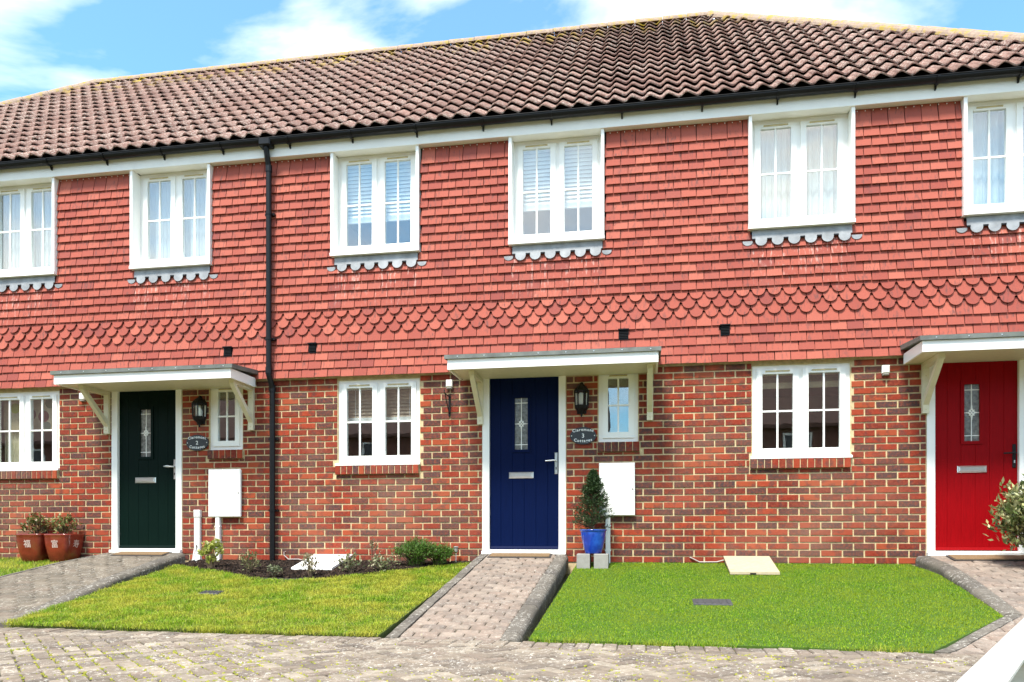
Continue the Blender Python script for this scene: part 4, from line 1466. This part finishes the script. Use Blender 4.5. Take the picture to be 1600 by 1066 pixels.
G_conif = leaf_mat('conifer_leaf', [(.022, .050, .014), (.035, .070, .020), (.015, .035, .010), (.055, .095, .03)], .5, None, .12)
G_photin = leaf_mat('photinia_leaf', [(.10, .16, .03), (.18, .22, .06), (.30, .30, .12), (.26, .06, .04), (.07, .12, .025), (.34, .12, .06)], .4)
G_bay = leaf_mat('bay_leaf', [(.09, .13, .04), (.15, .20, .06), (.52, .50, .22), (.06, .09, .03), (.72, .68, .38), (.24, .28, .10)], .38)

def bedp(px, py): 
    p = onL(px, py); return (p.x, p.y, lawn_z(p.y))
shrub('lime_shrub', bedp(330, 889), .13, .10, .40, 12, 330, .052, .017, G_lime, 'lime yellow leafy shrub below the white meter box beside green door', seed=1, loose=.35)
shrub('small_shrub', bedp(389, 896), .13, .09, .30, 9, 230, .036, .008, G_olive, 'thin olive shrub immediately left of the black downpipe', seed=2, loose=.4)
shrub('small_shrub', bedp(428, 902), .09, .07, .15, 8, 190, .030, .008, G_grey, 'low grey green tuft at the foot of the downpipe', seed=3, loose=.4)
shrub('small_shrub', bedp(487, 902), .12, .09, .30, 10, 240, .033, .010, G_pale, 'straggly pale shrub in front of the white meter lid', seed=4, loose=.4)
shrub('small_shrub', bedp(549, 896), .16, .09, .24, 10, 220, .035, .011, G_vari, 'cream variegated shrub just right of the white meter lid', seed=5, loose=.45)
shrub('small_shrub', bedp(598, 893), .17, .09, .20, 10, 220, .035, .011, G_vari, 'low variegated shrub touching the left of the dense green bush', seed=6, loose=.45)
shrub('tall_plant', bedp(583, 884), .09, .05, .33, 5, 70, .040, .010, G_pale, 'thin brownish plant standing tallest against the bricks', 'plant', seed=7, z0=.5)
shrub('rosemary_bush', bedp(650, 886), .28, .15, .35, 90, 4200, .042, .0048, G_bright, 'dense bright green needle leaved bush left of the paved path', 'bush', seed=8, loose=.22, z0=.0)
shrub('rosemary_bush', bedp(687, 884), .20, .12, .26, 60, 2400, .042, .0048, G_bright, 'lower right mound of the dense green bush by path', 'bush', seed=18, loose=.22, z0=.0)
bz = ramp_z(-.66)
shrub('variegated_bush', (3.92, -.66, bz - .03), .54, .38, 1.14, 150, 11000, .072, .016, G_bay, 'cream edged green bush in front of the red door', 'bush', seed=9, loose=.2, z0=-.2, stem_r=.006, spread=4, full=True)

# ------------------------------------------------------------------ meter lids, covers
def meter_lid(px0, px1, pyf, mat, side, label):
    xa, xb = onY(px0, 866, -.05).x, onY(px1, 866, -.05).x
    d = onL((px0 + px1) / 2, pyf).y
    zf, zr = lawn_z(d), .0
    t = thing('ground_meter_box', ((xa + xb) / 2, d / 2, zf), label, 'meter box')
    MB().extrude([(d + .02, zf - .08), (-.004, -.08), (-.004, .055), (d + .02, zf + .012)], 'x', xa + .015, xb - .015).build('box_body', side, t)
    MB().extrude([(d, zf + .008), (d, zf + .034), (-.003, .082), (-.003, .057)], 'x', xa, xb).build('lid', mat, t)
    MB().box(xa + .2, xa + .26, d - .004, d + .004, zf + .012, zf + .024).build('lock', M_metal_b, t)
meter_lid(489, 549, 892, M_white, M_conc, 'sloping white meter box lid in the bark bed')
meter_lid(1131, 1203, 899, M_stone, M_stone, 'sloping cream stained meter box lid on the turf')
def drain(c, w, d, label, mat):
    z = lawn_z(c.y) + .012
    t = thing('drain_cover', (c.x, c.y, z - .02), label, 'drain cover')
    zf = lambda x, y: z + (y - c.y) * LAWN_S
    MB().prism([(c.x - w, c.y - d), (c.x + w, c.y - d), (c.x + w, c.y + d), (c.x - w, c.y + d)], lambda x, y: zf(x, y) - .03, zf, .004).build('cover', mat, t)
    for k in range(5):
        x = c.x - w * .8 + k * w * .4
        MB().prism([(x - .008, c.y - d * .8), (x + .008, c.y - d * .8), (x + .008, c.y + d * .8), (x - .008, c.y + d * .8)], zf, lambda a, b: zf(a, b) + .005).build('rib', mat, t)
drain(cover_R, .165, .10, 'dark ribbed drain cover let into the vivid green turf', M_iron)
drain(cover_L, .10, .06, 'small grey drain cover sunk in the yellowish lawn', M_iron)

# ------------------------------------------------------------------ pots
def red_pot(x0, x1, yf, label, glyphs, seed):
    w = (x1 - x0) / 2; cx, cy = (x0 + x1) / 2, yf + w
    z = lawn_z(cy) - .006
    t = thing('plant_pot', (cx, cy, z), label, 'plant pot', 'red glazed pots by the green door')
    H = .36
    pr = [(w * .66, z), (w * .74, z + .02), (w * .86, z + .12), (w * .955, z + .22), (w * .99, z + .30), (w * 1.0, z + H - .03), (w * 1.03, z + H - .018), (w * 1.03, z + H), (w * .93, z + H), (w * .90, z + H - .06), (0.0, z + H - .06)]
    MB().lathe(pr, cx, cy, 40, sq=7).build('pot_body', M_redpot, t, smooth=True)
    for g, face in glyphs:
        me = text_mesh(g, .105, .004)
        vv = [v.co for v in me.vertices]
        xs = [v.x for v in vv]; ys_ = [v.y for v in vv]
        ox, oy = (max(xs) + min(xs)) / 2, (max(ys_) + min(ys_)) / 2
        o = MB()
        pts = []
        for v in vv:
            hz = z + .235 + (v.y - oy)
            # follow the flare of the side
            r = w * (.86 + (.995 - .86) * max(0, min(1, (hz - z - .12) / .19)))
            if face == 'f': pts.append((cx + (v.x - ox), cy - r - .001 - v.z, hz))
            else: pts.append((cx + r + .001 + v.z, cy + (v.x - ox), hz))
        o.add(pts, [tuple(p.vertices) for p in me.polygons])
        o.build('raised_character', M_potmark, t)
    MB().lathe([(w * .88, z + H - .075), (w * .88, z + H - .055), (0, z + H - .05)], cx, cy, 20, sq=7).build('compost', M_soil, t)
    return Vector((cx, cy, z + H - .05)), w
ya = onL(45, 881).y
xA = [onY(px, 860, ya).x for px in (21.5, 61.5)]; xB = [onY(px, 860, ya).x for px in (65.5, 104)]
for k, (xx, gl, lab) in enumerate(((xA, [('福', 'f')], 'red glazed square pot at the left of the pair'), (xB, [('富', 'f'), ('寿', 's')], 'red glazed square pot nearest the green door'))):
    c, w = red_pot(xx[0], xx[1], ya + (0 if k == 0 else .0), lab, gl, k)
    shrub('potted_plant', (c.x, c.y, c.z), .19, .17, .31, 20, 520, .046, .015, G_photin, ['low green and red leafed plant in the left red pot', 'taller red tinged plant in the red pot nearest green door'][k], 'plant', seed=30 + k, loose=.3, z0=.1)

def blue_pot():
    b = onL(927, 889)
    yc = b.y + .12
    cx = onY(927, 860, yc).x
    zl = lawn_z(yc)
    blk = []
    for k, (p0, p1) in enumerate(((901, 921.5), (928, 950))):
        x0, x1 = onY(p0, 880, yc - .11).x, onY(p1, 880, yc - .11).x
        t = thing('concrete_block', ((x0 + x1) / 2, yc, zl), ['pale concrete block under the left of the blue pot', 'weathered concrete block under the right of the blue pot'][k], 'block', 'blocks under the blue pot')
        top = .108
        m = MB().prism([(x0, yc - .11), (x1, yc - .11), (x1, yc + .11), (x0, yc + .11)], zl - .03, top, .006)
        m.build('block_body', M_conc, t)
        MB().prism([(x0 + .03, yc - .075), (x1 - .03, yc - .075), (x1 - .03, yc - .02), (x0 + .03, yc - .02)], top - .003, top + .001).build('core_shade_patch', M_iron, t)  # flat dark plate stands in for the shade inside a hollow core
    z = .109; H = .268
    t = thing('plant_pot', (cx, yc, z), 'glossy blue glazed pot on two concrete blocks', 'plant pot')
    MB().lathe([(.088, z), (.092, z + .012), (.112, z + .09), (.131, z + .17), (.141, z + .235), (.142, z + .25), (.151, z + .256), (.152, z + H), (.138, z + H), (.134, z + .24), (0, z + .235)], cx, yc, 36).build('pot_body', M_bluepot, t, smooth=True)
    MB().lathe([(.133, z + .225), (.133, z + .238), (0, z + .245)], cx, yc, 20).build('compost', M_soil, t)
    # conifer
    base = Vector((cx, yc, z + .24)); Ht = .66
    c = thing('conifer', tuple(base), 'small dark green conical conifer growing in the blue pot', 'conifer')
    MB().tube([base - Vector((0, 0, .05)), base + Vector((.005, 0, Ht * .5)), base + Vector((0, 0, Ht * .97))], [.014, .009, .003], 7).build('trunk', M_bark, c)
    rr = random.Random(77); fo = MB(); lim = MB()
    for k in range(330):
        u = rr.random() ** .8
        zz = u * Ht; rad = (.235 * (1 - u) ** .88 + .012) * (1.0 if u > .12 else .75 + u * 2)
        a = rr.uniform(0, 6.283)
        o = base + Vector((0, 0, zz)); tip = o + Vector((math.cos(a) * rad, math.sin(a) * rad, rad * rr.uniform(.15, .65) + .01)) * 1.0
        lim.tube([o, tip], [.003, .0012], 4)
        nn = 26
        for q in range(nn):
            s = rr.uniform(.25, 1.08)
            p = o.lerp(tip, s) + rdir(rr) * .012
            d = ((tip - o).normalized() * .8 + rdir(rr, .35)).normalized()
            leaf(fo, p, d, rdir(rr, .6), rr.uniform(.022, .042), .0044)
    for q in range(120):
        p = base + Vector((rr.gauss(0, .006), rr.gauss(0, .006), Ht * rr.uniform(.86, 1.03)))
        leaf(fo, p, rdir(rr, 1.3), rdir(rr), .024, .003)
    lim.build('limb', M_bark, c); fo.build('foliage', G_conif, c)
blue_pot()

# ------------------------------------------------------------------ wall fittings
def lantern(px, pyc, label):
    p = onY(px, pyc, -.09)
    x, z = p.x, p.z
    t = thing('wall_lantern', (x, -.005, z), label, 'lantern', 'half lanterns beside the doors')
    MB().cbox(x - .055, x + .055, -.016, -.001, z - .17, z + .15, .008).build('back_plate', M_metal_b, t)
    # half octagon body
    def ring(w, d, zz): return [(x - w, -.014, zz), (x - w * .92, -.014 - d * .55, zz), (x - w * .42, -.014 - d, zz), (x + w * .42, -.014 - d, zz), (x + w * .92, -.014 - d * .55, zz), (x + w, -.014, zz)]
    def loft(rings):
        m = MB(); v = [q for r_ in rings for q in r_]; f = []
        for i in range(len(rings) - 1):
            for k in range(6):
                k2 = (k + 1) % 6
                f.append((i * 6 + k, i * 6 + k2, (i + 1) * 6 + k2, (i + 1) * 6 + k))
        f += [tuple(reversed(range(6))), tuple(range((len(rings) - 1) * 6, len(rings) * 6))]
        return m.add(v, f)
    loft([ring(.088, .125, z + .078), ring(.092, .13, z + .088), ring(.082, .115, z + .105), ring(.050, .072, z + .145), ring(.026, .04, z + .165), ring(.014, .02, z + .19)]).build('lamp_cap', M_metal_b, t)
    loft([ring(.020, .025, z - .175), ring(.045, .062, z - .140), ring(.074, .105, z - .115), ring(.080, .115, z - .08)]).build('lamp_base', M_metal_b, t)
    MB().tube([(x, -.04, z - .172), (x, -.04, z - .195), (x, -.04, z - .21)], [.010, .012, .004], 8).build('finial', M_metal_b, t)
    lo, hi = ring(.076, .11, z - .079), ring(.083, .12, z + .077)
    for k in range(6):
        if k in (0, 5): r_ = .006
        else: r_ = .0075
        MB().tube([lo[k], hi[k]], r_, 6).build('lamp_rib', M_metal_b, t)
    for k in range(5):
        a, b, c, d = [Vector(q) for q in (lo[k], lo[k + 1], hi[k + 1], hi[k])]
        cc = (a + b + c + d) / 4
        vv = [cc + (q - cc) * .96 for q in (a, b, c, d)]
        nn = (b - a).cross(d - a).normalized() * .002
        MB().add(vv + [q + nn for q in vv], [(0, 1, 2, 3), (7, 6, 5, 4), (0, 4, 5, 1), (1, 5, 6, 2), (2, 6, 7, 3), (3, 7, 4, 0)]).build('glass_panel', M_glass_l, t)
    MB().lathe([(.0, z - .075), (.028, z - .072), (.030, z - .05), (.030, z + .05), (.022, z + .064), (0, z + .068)], x, -.06, 14).build('bulb', M_bulb, t, smooth=True)
    MB().cbox(x - .075, x + .075, -.0125, -.0118 + .002, z - .07, z + .07, .0005).build('reflector', M_bulb, t)
lantern(908, 622, 'black half lantern between the blue door and small window')
lantern(308, 641, 'black half lantern between the green door and small window')

def plaque(px, py, num, label):
    p = onY(px, py, -.02)
    cx, cz = p.x, p.z
    t = thing('name_plaque', (cx, -.012, cz), label, 'house sign', 'oval slate house signs')
    a, b = .150, .100
    n = 40
    pts = [(cx + a * math.cos(2 * math.pi * k / n), cz + b * math.sin(2 * math.pi * k / n)) for k in range(n)]
    MB().extrude(pts[::-1], 'y', -.022, -.004).build('plate', M_slate, t)
    for s_ in (-1, 1):
        MB().cbox(cx + s_ * .132 - .005, cx + s_ * .132 + .005, -.026, -.0215, cz - .005, cz + .005, .001).build('screw', M_letter, t)
    def put(ch, size, ang, rx, rz, flip, x=None, z=None, rot=0.0):
        me = text_mesh(ch, size)
        if not len(me.vertices): return
        xs = [v.co.x for v in me.vertices]
        ox = (min(xs) + max(xs)) / 2
        m = MB(); c, s_ = math.cos(rot), math.sin(rot)
        m.add([(cx + x + (v.co.x - ox) * c - v.co.y * s_, -.0228 - v.co.z, cz + z + (v.co.x - ox) * s_ + v.co.y * c) for v in me.vertices], [tuple(q.vertices) for q in me.polygons])
        m.build('letter', M_letter, t)
    def word(wd, size, top):
        wid = []
        for ch in wd:
            me = text_mesh(ch, size); xs = [v.co.x for v in me.vertices]
            wid.append(max(xs) - min(xs) + size * .13)
        tot = sum(wid); pos = -tot / 2
        for ch, w in zip(wd, wid):
            u = pos + w / 2; pos += w
            q = u / .125
            if top:
                z = .030 + .026 * math.cos(q * 1.25); rot = -.21 * math.sin(q * 1.4)
            else:
                z = -.048 - .026 * math.cos(q * 1.25); rot = .21 * math.sin(q * 1.4)
            put(ch, size, 0, 0, 0, 0, u, z, rot)
    word('Claremont', .047, True)
    word('Cottages', .047, False)
    put(num, .066, 0, 0, 0, 0, 0, -.022, 0)
plaque(911, 681, '3', 'oval slate sign numbered 3 below the lantern by blue door')
plaque(308, 692, '2', 'oval slate sign numbered 2 below the lantern by green door')

def meter_box(x0px, x1px, y0px, y1px, label):
    a = onY(x0px, y1px, -.05); b = onY(x1px, y0px, -.05)
    t = thing('meter_box', ((a.x + b.x) / 2, 0, a.z), label, 'meter box', 'white wall meter boxes')
    MB().box(a.x + .012, b.x - .012, -.04, -.001, a.z + .010, b.z - .008).build('box_body', M_white, t)
    MB().cbox(a.x, b.x, -.062, -.041, a.z, b.z, .008).build('box_door', M_white, t)
    MB().cbox(b.x - .035, b.x - .015, -.066, -.0615, (a.z + b.z) / 2 - .01, (a.z + b.z) / 2 + .01, .001).build('lock', M_conc, t)
    return a, b
a3, b3 = meter_box(936, 992, 723, 806, 'white meter box right of the blue pot conifer')
a2, b2 = meter_box(326, 376, 733, 808, 'white meter box on the wall beside the green door')
for nm, px, py0, py1, lab in (('hockey_pipe', 950, 805, 880, 'white pipe running down from meter box behind the blue pot'), ('hockey_pipe', 341, 808, 872, 'white pipe running down from meter box beside green door')):
    p0, p1 = onY(px, py0, -.03), onY(px, py1, -.03)
    t = thing(nm, (p0.x, -.03, lawn_z(-.03)), lab, 'pipe', 'white pipes below the meter boxes')
    MB().box(p0.x - .026, p0.x + .026, -.052, -.001, lawn_z(-.05) - .03, p0.z - .0).build('pipe_cover', M_white, t)
    for z in (p0.z - .12, .14):
        MB().box(p0.x - .034, p0.x + .034, -.0555, -.001, z - .008, z + .008).build('pipe_clip', M_white, t)
# telephone duct beside the green door
q0, q1 = onY(308.5, 797, -.03), onY(308.5, 870, -.03)
t = thing('cable_duct', (q0.x, -.03, lawn_z(-.03)), 'white flared cable duct with a loose wire right of green door', 'duct')
MB().cbox(q0.x - .042, q0.x + .042, -.055, -.001, q0.z - .09, q0.z, .008).build('duct_cap', M_white, t)
MB().box(q0.x - .036, q0.x + .036, -.046, -.001, .14, q0.z - .092).build('duct_body', M_white, t)
MB().extrude([(q0.x - .036, .1395), (q0.x + .036, .1395), (q0.x + .048, -.03), (q0.x - .075, -.05)][::-1], 'y', -.05, -.0012).build('duct_foot', M_white, t)
MB().tube([(q0.x + .01, -.05, .18), (q0.x - .03, -.075, .05), (q0.x - .02, -.13, -.015), (q0.x + .08, -.17, -.02), (q0.x + .16, -.15, -.018)], .004, 6).build('wire', M_cable, t)
MB().box(q0.x - .006, q0.x + .006, -.056, -.0465, .15, .19).build('latch', M_metal_b, t)

def sensor(px, py, label):
    p = onY(px, py, -.03)
    t = thing('door_sensor', (p.x, -.01, p.z), label, 'sensor', 'small white wall sensors')
    MB().cbox(p.x - .038, p.x + .038, -.05, -.001, p.z - .03, p.z + .055, .010).build('housing', M_white, t)
    MB().cbox(p.x - .032, p.x + .032, -.045, -.001, p.z - .052, p.z - .031, .008).build('lens', M_conc, t)
sensor(702, 601, 'small white sensor above the black hanging bracket')
sensor(128.5, 621, 'small white sensor left of the green door canopy bracket')
sensor(1384, 579, 'small white sensor between the window and the red door')

# hanging basket bracket
p = onY(702, 616, -.02); q = onY(702, 650, -.02)
t = thing('basket_bracket', (p.x, -.004, q.z), 'empty black iron basket bracket left of the blue door', 'bracket')
MB().box(p.x - .012, p.x + .012, -.012, -.001, q.z, p.z).build('back_bar', M_metal_b, t)
MB().tube([(p.x, -.012, p.z - .03), (p.x, -.12, p.z - .03), (p.x, -.24, p.z - .028), (p.x, -.262, p.z - .012), (p.x, -.25, p.z + .008), (p.x, -.238, p.z + .003)], .0065, 7).build('arm', M_metal_b, t)
MB().tube([(p.x, -.012, q.z + .03), (p.x, -.10, q.z + .10), (p.x, -.215, p.z - .034)], .006, 7).build('brace', M_metal_b, t)

# solar stake lights
for px, yt, yb, lab in ((621.5, 852, 874, 'thin solar stake light at the left edge of the green bush'), (712.5, 854, 880, 'thin solar stake light between the green bush and path')):
    b = onL(px, yb); zt = onY(px, yt, b.y).z
    t = thing('solar_light', (b.x, b.y, lawn_z(b.y)), lab, 'garden light', 'solar lights in the bed')
    MB().tube([(b.x, b.y, lawn_z(b.y) - .03), (b.x, b.y, zt - .07)], .006, 6).build('stake', M_chrome, t)
    MB().lathe([(.012, zt - .075), (.022, zt - .06), (.024, zt - .012), (.032, zt - .01), (.030, zt), (0, zt + .003)], b.x, b.y, 10).build('lamp_head', M_conc, t)

# loose cables by the wall
p0, p1, p2, p3 = onY(1078, 871, -.012), onY(1093, 880, -.02), onY(1120, 882, -.03), onY(1131, 876, -.03)
MB().tube([(p0.x, -.004, p0.z), (p0.x + .01, -.014, p0.z - .004), (p1.x, -.016, max(p1.z, .012)), (p2.x, -.02, .014), (p3.x, -.02, .035)], .007, 7).build('loose_cable', M_cable, origin=None, label='loose pale cable along the wall foot beside cream lid', cat='cable')
p0, p1, p2, p3 = onY(446, 862, -.01), onY(444, 868, -.02), onY(450, 874, -.03), onY(466, 874, -.03)
MB().tube([(p0.x, -.003, p0.z), (p0.x - .015, -.02, p0.z - .005), (p1.x, -.02, p1.z), (p2.x, -.02, p2.z), (p3.x, -.02, p3.z), (p3.x + .15, -.02, p3.z - .03)], .007, 7).build('loose_cable', M_cable, label='loose pale cable curling from the bricks right of the downpipe', cat='cable')

# ------------------------------------------------------------------ door mats
def mat(x0, x1, yf, label):
    t = thing('door_mat', ((x0 + x1) / 2, yf / 2, ramp_z(yf / 2)), label, 'door mat', 'coir mats at the doors')
    MB().prism([(x0, yf), (x1, yf), (x1, -.06), (x0, -.06)], lambda x, y: ramp_z(y) + .002, lambda x, y: ramp_z(y) + .012, .003).build('rubber_edge', M_matrim, t)
    MB().prism([(x0 + .02, yf + .02), (x1 - .02, yf + .02), (x1 - .02, -.075), (x0 + .02, -.075)], lambda x, y: ramp_z(y) + .012, lambda x, y: ramp_z(y) + .020, .003).build('coir_pile', M_mat, t)
mat(-1.80, -1.07, -.26, 'brown coir mat on the path at the blue door')
mat(-6.62, -5.90, -.26, 'brown coir mat on the path at the green door')
mat(3.14, 4.0, -.30, 'brown coir mat on the path at the red door')

# ------------------------------------------------------------------ blinds behind the windows
def venetian(x0, x1, ztop, zbot, y, pitch, mat, rail, label, group=None, tilt=.5):
    t = thing('venetian_blind', ((x0 + x1) / 2, y, zbot), label, 'blind', group)
    MB().box(x0, x1, y - .02, y + .02, ztop - .04, ztop).build('head_rail', rail, t)
    n = int((ztop - .05 - zbot - .06) / pitch)
    me = None
    for k in range(n):
        z = ztop - .05 - (k + .5) * pitch
        h, d = pitch * .5 * 1.04, .012
        if me is None:
            me = MB().extrude([(y - d, z - h), (y - d + .003, z - h), (y + d, z + h), (y + d - .003, z + h)], 'x', x0 + .005, x1 - .005)
            z_first = z
            o = me.build('slat', mat, t, origin=((x0 + x1) / 2, y, z)); md = o.data
        else:
            o = bpy.data.objects.new('slat', md); link(o, t, ((x0 + x1) / 2, y, z))
    MB().box(x0, x1, y - .014, y + .014, zbot, zbot + .065).build('bottom_rail', rail, t)
    for xx in (x0 + .12, x1 - .12):
        MB().box(xx - .002, xx + .002, y - .016, y - .0145, zbot + .06, ztop - .03).build('ladder_cord', rail, t)
    return t
op3 = openings(2); op4 = openings(3); op2 = openings(1)
for u, lab in zip(op3['up'], ('white slatted blind in the upper window left of blue door', 'white slatted blind in the upper window above blue door')):
    venetian(u[0] + .05, u[1] - .05, 4.90, 4.17, .16, .047, M_blind, M_blind, lab, 'white blinds upstairs')
u = op3['win']; venetian(u[0] + .05, u[1] - .05, 2.15, 1.70, .17, .042, M_wood, M_blind, 'brown wooden slatted blind in the window left of blue door')
u = op4['win']; venetian(u[0] + .05, u[1] - .05, 2.15, 1.97, .17, .012, M_stone, M_stone, 'raised cream blind at the window top left of red door')
def net_curtain(u, y, z0, z1, label, group, part=None):
    x0, x1 = u[0] + .05, u[1] - .05
    t = thing('net_curtain', ((x0 + x1) / 2, y, z0), label, 'curtain', group)
    m = MB(); n = 70
    pts = [(x0 + (x1 - x0) * k / n, y + .012 * math.sin(k * 1.1) + .005 * math.sin(k * 2.7)) for k in range(n + 1)]
    m.add([(x, yy, z) for z in (z0, z1) for x, yy in pts] + [(x, yy + .003, z) for z in (z0, z1) for x, yy in pts],
          [(k, k + 1, n + 2 + k, n + 1 + k) for k in range(n)] + [(2 * n + 2 + k + 1, 2 * n + 2 + k, 3 * n + 3 + k, 3 * n + 4 + k) for k in range(n)])
    m.build('curtain_cloth', M_net, t)
    MB().tube([(x0, y, z1 + .004), (x1, y, z1 + .004)], .008, 8).build('curtain_pole', M_white, t)
for u, lab in ((op2['up'][0], 'pale net curtain in the leftmost upper window'), (op2['up'][1], 'pale net curtain in the upper window above green door'),
               (op4['up'][0], 'pale net curtain in the upper window left of red door'), (op4['up'][1], 'pale net curtain in the rightmost upper window')):
    net_curtain(u, .175, 3.76, 4.93, lab, 'net curtains upstairs')
# spotted roller blind and curtain at the left edge
u = op2['win']
t = thing('roller_blind', ((u[0] + u[1]) / 2, .17, 1.72), 'pale roller blind with coloured spots in the leftmost window', 'blind')
MB().box(u[0] + .05, u[1] - .05, .168, .172, 1.72, 2.13).build('cloth', M_stone, t)
spots = [(-7.70, 1.98, .075, (.30, .32, .04)), (-7.93, 1.90, .08, (.13, .02, .02)), (-7.83, 2.08, .075, (.07, .12, .04)), (-7.88, 1.77, .06, (.10, .12, .09)), (-8.12, 1.93, .075, (.14, .03, .025)), (-8.15, 1.78, .06, (.22, .22, .06)), (-8.36, 2.02, .07, (.30, .32, .04)), (-7.66, 1.80, .06, (.10, .12, .09))]
for k, (x, z, r, col) in enumerate(spots):
    m = MB().extrude([(x + r * math.cos(6.283 * a / 20), z + r * math.sin(6.283 * a / 20)) for a in range(20)][::-1], 'y', .1655 - k * .0002, .1678)
    m.build('spot', plain('spot_%d' % k, col, .8), t)
MB().box(u[0] + .05, u[1] - .05, .160, .178, 1.70, 1.722).build('bottom_rail', M_wood, t)
t = thing('curtain', (u[0] + .2, .2, 1.25), 'pale curtain hanging at the left of the leftmost window', 'curtain')
m = MB(); n = 26
pts = [(u[0] + .04 + .33 * k / n, .205 + .014 * math.sin(k * 1.35)) for k in range(n + 1)]
m.add([(x, y, z) for z in (1.2, 2.14) for x, y in pts] + [(x, y + .003, z) for z in (1.2, 2.14) for x, y in pts],
      [(k, k + 1, n + 2 + k, n + 1 + k) for k in range(n)] + [(2 * n + 2 + k + 1, 2 * n + 2 + k, 3 * n + 3 + k, 3 * n + 4 + k) for k in range(n)])
m.build('curtain_cloth', M_cream, t)

# ------------------------------------------------------------------ knee rail fence at the near right
def fence():
    a, b = Vector((.30, -7.96)), Vector((2.35, -4.07))
    d = (b - a).normalized(); n = Vector((d.y, -d.x))      # n points to the right of the rail
    t = thing('rail_fence', (a.x, a.y, ROAD_Z), 'low white timber rail fence at the lower right corner', 'fence')
    zt = .035
    def prof(o, z, q): return (q.x + n.x * o, q.y + n.y * o, z)
    ring = [(.004, zt - .088), (.044, zt - .048), (.044, zt - .040), (.004, zt), (-.004, zt), (-.044, zt - .040), (-.044, zt - .048), (-.004, zt - .088)]
    v = [prof(o, z, q) for q in (a, b) for o, z in ring]; k = len(ring)
    MB().add(v, [tuple(range(k)), tuple(reversed(range(k, 2 * k)))] + [((i + 1) % k, i, k + i, k + (i + 1) % k) for i in range(k)]).build('rail', M_rail, t)
    for s in (.25, 1.62, 2.95, 4.25):
        c = a + d * s
        w = .045
        vv = []
        for z in (ROAD_Z - .1, zt - .066):
            for o, l in ((-w, -w), (w, -w), (w, w), (-w, w)):
                q = c + n * o + d * l; vv.append((q.x, q.y, z))
        MB().add(vv, [(3, 2, 1, 0), (4, 5, 6, 7), (0, 1, 5, 4), (1, 2, 6, 5), (2, 3, 7, 6), (3, 0, 4, 7)]).build('post', M_rail if s != 2.95 else M_post, t)
    for s in (.9, 1.55, 1.69, 2.4):
        q = a + d * s - n * .0445
        MB().add([(q.x + d.x * e + 0, q.y + d.y * e, zt - .044 + z) for e in (-.004, .004) for z in (-.004, .004)] , [(0, 1, 3, 2)]).build('nail_head', M_metal_b, t)
fence()

# ------------------------------------------------------------------ houses across the road (seen mirrored in the ground floor glass)
M_far_wall = plain('far_brick', (.16, .07, .05), .9, var=.25, scale=6)
M_far_roof = plain('far_roof', (.12, .06, .045), .9, var=.3, scale=5)
def far_house(x0, x1, y, zr, lab):
    t = thing('opposite_house', ((x0 + x1) / 2, y - 4, ROAD_Z), lab, 'house', 'houses across the road')
    MB().box(x0, x1, y - 8, y, ROAD_Z - .1, 4.4).build('wall', M_far_wall, t)
    MB().extrude([(y + .3, 4.38), (y - 4, zr), (y - 8.3, 4.38), (y - 8.3, 4.25), (y + .3, 4.25)], 'x', x0 - .2, x1 + .2).build('roof', M_far_roof, t)
    for k in range(int((x1 - x0) / 2.6)):
        xx = x0 + 1.3 + k * 2.6
        for z in (.9, 3.0):
            w = MB().box(xx - .5, xx + .5, y + .002, y + .04, z, z + 1.1).build('window', M_white, t)
            MB().box(xx - .42, xx + .42, y + .041, y + .05, z + .08, z + 1.02).build('pane', M_iron, w)
far_house(-46, -1.9, -21, 8.2, 'long brick house mirrored in the window left of blue door')
far_house(1.6, 18, -21, 8.2, 'brick house mirrored in the window left of red door')
